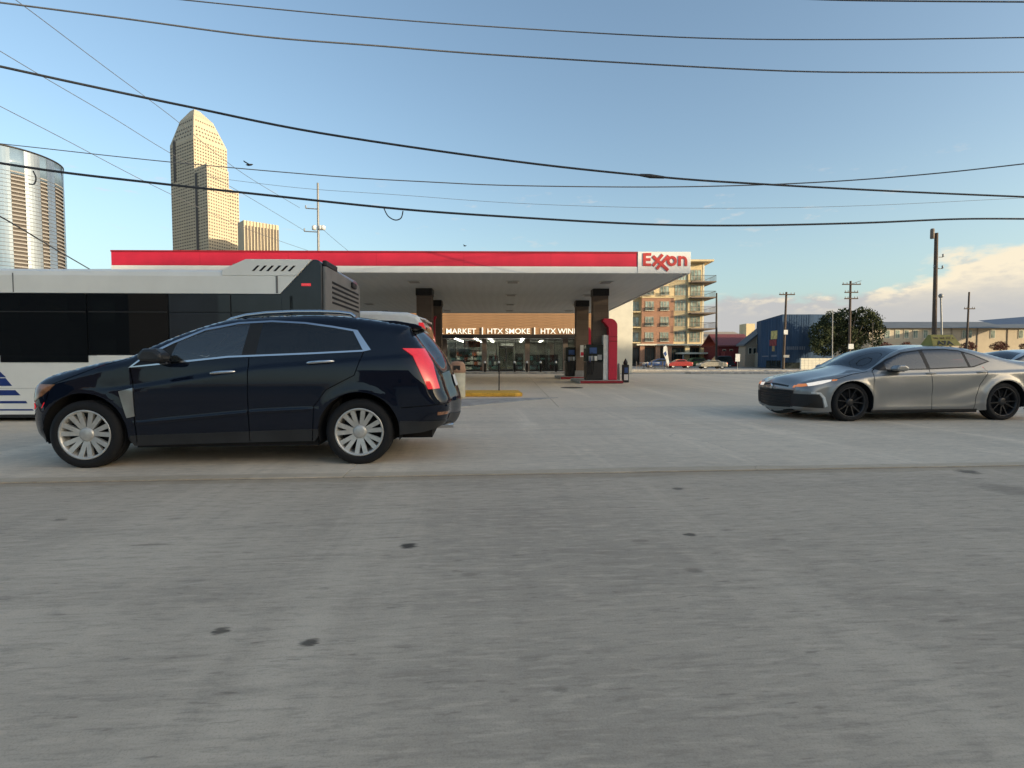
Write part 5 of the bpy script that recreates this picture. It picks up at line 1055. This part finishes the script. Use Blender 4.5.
def bird(px, py, Y, s, label):
    c = at(px, py, Y); MB().tube([(-.28 * s, 0, .02), (-.1 * s, 0, 0), (.12 * s, 0, .02), (.26 * s, 0, .05)], [.015 * s, .08 * s, .07 * s, .02 * s], 8).add([(-.1 * s, 0, .03), (.08 * s, 0, .03), (-.2 * s, -.5 * s, .16 * s), (-.28 * s, -.3 * s, .12 * s)], [(0, 1, 2, 3), (3, 2, 1, 0)]).add([(-.1 * s, 0, .03), (.08 * s, 0, .03), (-.05 * s, .5 * s, .22 * s), (-.16 * s, .3 * s, .14 * s)], [(0, 1, 2, 3), (3, 2, 1, 0)]).build('bird', 'black', None, c, label=label, cat='bird')
bird(249.5, 165, 40, 1.0, 'dark bird flying beside the stepped tower'); bird(465, 246, 60, .7, 'tiny dark bird just above the red canopy band')
# cars and things along the far side street
def small_car(px, Y, L, h, paint, label, deg=0, hatch=False):
    root = thing('far_car', label, 'car', (X(px, Y), Y, 0), deg, None); w = .88; a = L / 2
    MB().prism([(-a, .3), (a, .3), (a + .02, .62), (a - .1, .82), (a * .62, .90), (-a * .55, .88), (-a + .12, .72), (-a - .02, .55)], -w, w).build('body', paint, root, bevel=.06)
    e = a * .9 if hatch else a * .6
    MB().prism([(-a * .52, .88), (e, .90), (e - .35, h - .04), (e - .6, h), (-a * .05, h), (-a * .22, h - .05)], -w * .84, w * .84).build('cabin', paint, root, bevel=.05)
    for sg in (-1, 1): MB().prism([(-a * .40, .93), (e - .12, .93), (e - .42, h - .10), (-a * .12, h - .10)], min(sg * w * .83, sg * w * .86), max(sg * w * .83, sg * w * .86)).build('side_window', 'dark_glass', root)
    MB().box(-a - .02, -a + .12, -w * .95, -w * .55, .58, .72).build('headlamp', 'white', root); MB().box(a - .12, a + .03, -w * .95, -w * .6, .62, .78).build('tail_lamp', 'red_lens', root)
    wheel_set(root, [(-a * .62, -w + .12, .31), (a * .62, -w + .12, .31), (-a * .62, w - .12, .31), (a * .62, w - .12, .31)], .31, .2, .2, 'double', 'silver')
    return root
small_car(679, 72, 3.2, 1.2, 'car_red', 'small red car parked before the apartment block'); small_car(711.5, 66, 3.3, 1.12, 'car_gold', 'champagne coloured car parked by the dark pole'); small_car(694, 80, 3.8, 1.45, 'leaf_green', 'dull green car between the red and champagne cars', hatch=True)
small_car(719, 84, 4.4, 1.75, 'car_grey', 'dark grey high car behind the champagne car', hatch=True); small_car(659, 76, 4.3, 1.3, 'car_blue', 'blue car parked between the red car and the stacked chairs'.replace('stacked chairs', 'white tables'))
r_ = thing('feather_banner', 'white and blue upright banner before the apartment shops', 'banner', (X(666, 60), 60, 0)); MB().tube([(0, 0, 0), (0, 0, 2.7)], .03, 6).build('banner_pole', 'steel', r_)
MB().prism([(-.02, 2.75), (-.30, 2.6), (-.34, 1.9), (-.05, 1.2), (.28, .3), (.34, .9), (.18, 1.9), (.1, 2.6)], -.02, .02).build('banner_cloth', 'white', r_, bevel=.005); MB().prism([(-.3, 1.9), (-.1, 1.5), (.1, 1.75), (-.05, 2.1)], -.03, -.021).build('banner_mark', 'blue_plastic', r_)
def table(px, Y, label):
    r = thing('terrace_table', label, 'table', (X(px, Y), Y, 0), 0, 'white terrace tables before the apartment shops'); MB().lathe([(0, .72), (.6, .72), (.6, .77), (0, .77)], 18).build('tabletop', 'white', r); MB().lathe([(.3, 0), (.3, .04), (.04, .06), (.04, .72)], 12).build('leg', 'dark_metal', r)
    for sg in (-1, 1): MB().box(sg * .8 - .22, sg * .8 + .22, -.22, .22, .42, .46).box(sg * .98 - .02, sg * .98 + .02, -.2, .2, .46, .92).box(sg * .8 - .2, sg * .8 - .16, -.2, -.16, 0, .42).box(sg * .8 + .16, sg * .8 + .2, -.2, -.16, 0, .42).build('terrace_chair', 'pillar', None, r.location, label=('dark terrace chair beyond ' if sg > 0 else 'dark terrace chair before ') + label, cat='chair', group='terrace chairs')
table(644, 68, 'the white table next to the white stucco wall'); table(655, 68, 'the white table nearer the upright banner')
for o in [o for o in COL.objects if o.get('category') == 'table']: o['label'] = o['label'].replace('the white table', 'round white terrace table', 1)
r_ = thing('road_sign', 'square white sign on a short post before the maroon house', 'sign', (X(737.5, 56), 56, 0)); MB().tube([(0, 0, 0), (0, 0, 1.8)], .03, 6).build('sign_post', 'steel', r_); MB().box(-.24, .24, -.05, -.03, .95, 1.75).build('sign_plate', 'white', r_, bevel=.01)
r_ = thing('low_wall', 'low pale block wall before the blue building', 'wall', (0, 55, 0)); xa, xb = X(801, 55), X(838, 55); z0 = .0
for k in range(5):
    for j in range(10):
        w = (xb - xa) / 10; MB().box(xa + j * w + .01, xa + (j + 1) * w - .01, 0, .2, k * .26 + .005, (k + 1) * .26 - .005).build('block', 'stucco_white', r_)
# ------------------------------------------------------------------ trees
def leaf_cloud(name, blobs, n, size, m, parent, seed):
    rng = np.random.default_rng(seed); V = []; F = []
    for (cx, cy, cz, rx, ry, rz), k in zip(blobs, np.array([b[3] * b[4] * b[5] for b in blobs]) / sum(b[3] * b[4] * b[5] for b in blobs) * n):
        for _ in range(int(k)):
            d = rng.normal(size=3); d /= np.linalg.norm(d); r = rng.uniform(.35, 1.0) ** .6 * rng.uniform(.9, 1.18); c = np.array([cx, cy, cz]) + d * r * np.array([rx, ry, rz])
            u = rng.normal(size=3); u /= np.linalg.norm(u); v = np.cross(u, rng.normal(size=3)); v /= np.linalg.norm(v); s = size * rng.uniform(.6, 1.4); o = len(V)
            V += [tuple(c - u * s), tuple(c + v * s * .5), tuple(c + u * s), tuple(c - v * s * .5)]; F.append((o, o + 1, o + 2, o + 3))
    me = bpy.data.meshes.new(name); me.from_pydata(V, [], F); me.materials.append(M[m]); return link(name, me, parent, kind='stuff' if n > 300 else None)
def make_oak():
    Y = 68; s = Y / 530; root = thing('oak_tree', 'broad dark green oak tree beside the blue building', 'tree', (X(846, Y), Y, 0)); x = lambda px: (px - 846) * s; z = lambda py: CAM_H + (360 - py) * s
    rng = random.Random(2); tips = []
    t = MB().tube([(0, 0, 0), (.1, 0, 1.2), (-.05, 0, 2.4)], [.34, .26, .22], 10)
    for px, py in ((822, 330), (832, 318), (846, 314), (858, 316), (870, 322), (878, 334), (840, 332), (862, 332)):
        e = (x(px), rng.uniform(-2, 2), z(py)); t.tube([(0, 0, 2.1), (e[0] * .35, e[1] * .4, 3.4), e], [.16, .09, .03], 7); tips.append(e)
    t.build('trunk', 'bark', root)
    blobs = [(x(px), rng.uniform(-1.5, 1.5), z(py), rx * s, rx * s * 1.2, rz * s) for px, py, rx, rz in ((822, 333, 11, 11), (833, 322, 11, 9), (845, 317, 10, 8), (857, 318, 10, 9), (868, 322, 10, 9), (875, 331, 7, 7), (846, 334, 14, 12), (862, 336, 12, 10), (832, 346, 12, 10), (850, 350, 9, 9), (815, 345, 6, 9), (871, 342, 6, 5), (822, 315, 4, 3), (852, 311, 4, 3), (877, 324, 3, 3))]
    leaf_cloud('crown', blobs, 13500, .15, 'leaf', root, 4)
make_oak()
for i, (px, Y, sz, lab) in enumerate(((885, 90, 1.6, 'reddish shrub beside the oak tree edge'), (906, 90, 1.5, 'reddish shrub behind the sedan roof front'), (968, 88, 1.7, 'reddish shrub past the yellow roof sign'), (999, 88, 1.9, 'reddish shrub between the windows of the buff building'), (1028, 88, 1.7, 'reddish shrub beyond the silver car'))):
    r = thing('red_shrub', lab, 'shrub', (X(px, Y), Y, -.25), 0, 'reddish shrubs along the buff building'); MB().tube([(0, 0, 0), (.05, 0, 1.6), (.2, 0, 3.2)], [.09, .07, .03], 7).build('trunk', 'bark', r)
    leaf_cloud('crown', [(0, 0, 3.85, sz * .42, sz * .42, .62), (.42 * sz, 0, 3.65, sz * .32, sz * .35, .48), (-.38 * sz, .2, 3.6, sz * .32, sz * .35, .5), (.1, 0, 3.3, sz * .5, sz * .4, .4)], 1100, .11, 'leaf_red', r, 20 + i)
# ------------------------------------------------------------------ ground, road and kerbs
def sheet(name, pts, z, m, kind='structure'): return MB().add([(x, y, z) for x, y in pts], [tuple(range(len(pts)))]).build(name, m, kind=kind)
ang = R(4.6); U = np.array([math.cos(ang), math.sin(ang)]); Nn = np.array([-math.sin(ang), math.cos(ang)])
rd = lambda u, n: tuple(U * u + Nn * n)
sheet('ground', [(-3000, -3000), (3000, -3000), (3000, 3000), (-3000, 3000)], -.06, 'ground')
sheet('forecourt', [rd(-70, 12.3), rd(75, 12.3), (75, 41.8), (-70, 41.8)], -.02, 'joint'); fc = bpy.data.objects['forecourt']
for i in range(-8, 14):
    for k in range(7):
        a, b = i * 4.6 + 1.1, i * 4.6 + 5.7; c, d = 14.3 + k * 3.93, 14.3 + (k + 1) * 3.93
        lo = [(x_, (12.315 + x_ * math.sin(ang)) / math.cos(ang)) for x_ in (a + .006, b - .006)] if k == 0 else [(a + .006, c + .006), (b - .006, c + .006)]
        MB().prism([*lo, (b - .006, d - .006), (a + .006, d - .006)], -.019, RNG.uniform(-.003, .003), 'z').build('concrete_slab', 'forecourt', fc)
sheet('side_street', [(-120, 41.8), (160, 41.8), (160, 52), (-120, 52)], -.008, 'ground')
sheet('road', [rd(-120, -8), rd(120, -8), rd(120, 12.3), rd(-120, 12.3)], -.010, 'joint')
road = bpy.data.objects['road']
def slab(u0, u1, n0, n1, m, g=.012):
    p = [rd(u0 + g, n0 + g), rd(u1 - g, n0 + g), rd(u1 - g, n1 - g), rd(u0 + g, n1 - g)]; mb = MB(); mb.prism(p, -.028, RNG.uniform(-.002, .002), 'z'); mb.build('concrete_slab', m, road)
us = list(np.arange(-44.6, 50, 6.2))
for a, b in zip(us[:-1], us[1:]):
    slab(a - 1.9, b - 1.9, -2.6, 1.2, 'road_near', .006) if False else None
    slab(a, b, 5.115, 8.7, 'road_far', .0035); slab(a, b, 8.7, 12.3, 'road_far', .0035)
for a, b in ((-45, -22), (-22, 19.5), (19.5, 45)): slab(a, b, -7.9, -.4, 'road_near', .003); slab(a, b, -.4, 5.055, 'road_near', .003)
def kerb(name, pts, h, m, label=None):
    mb = MB(); mb.prism(pts, -.05, h, 'z'); return mb.build(name, m, bevel=.025, kind='structure')
kerb('sidewalk', [rd(-70, 12.32), rd(-1.75, 12.32), rd(-1.55, 12.55), rd(-1.35, 13.2), (-1.6, 15.0), (-6, 15.4), (-60, 12)], .14, 'kerb')
MB().prism([rd(-1.53, 12.36), rd(-.2, 12.6), (1.35, 15.5), (-1.55, 15.0), rd(-1.33, 13.2)], -.02, .012, 'z').build('driveway_apron', 'kerb', kind='structure')
kerb('far_kerb', [(X(688, 43), 42.2), (95, 44.5), (95, 45.8), (X(688, 43), 43.8)], .14, 'kerb'); kerb('far_sidewalk', [(-40, 52.2), (140, 52.2), (140, 56), (-40, 56)], .13, 'kerb')
# ------------------------------------------------------------------ the town behind the viewpoint that shades the street
def street_block(x0, x1, y0, y1, h, m, label):
    r = thing('street_block', label, 'building'); MB().box(x0, x1, y0, y1, 0, h).build('wall', m, r); MB().box(x0 - .3, x1 + .3, y0 - .3, y1 + .3, h, h + .5).build('parapet', 'pillar', r); w = MB(); nx = int((x1 - x0) / 4); nz = int(h / 3.6)
    for i in range(nx):
        for k in range(nz): a = x0 + (x1 - x0) * (i + .25) / nx; w.box(a, a + 2, y1 - .02, y1 + .06, 1 + k * 3.6, 2.9 + k * 3.6)
    w.build('windows', 'dark_glass', r, kind='stuff')
street_block(-110, -32, -48, -31, 11, 'dark_brick', 'dark brown shop row across the road, behind the viewpoint'); street_block(-6, 44, -46, -30, 6, 'brick_red', 'low brick shop row across the road, behind the viewpoint')
street_block(66, 118, -50, -20, 20, 'cream', 'cream block across the road, behind the viewpoint'); street_block(122, 230, -54, -20, 27, 'tan_wall', 'tan block across the road, far behind the viewpoint')
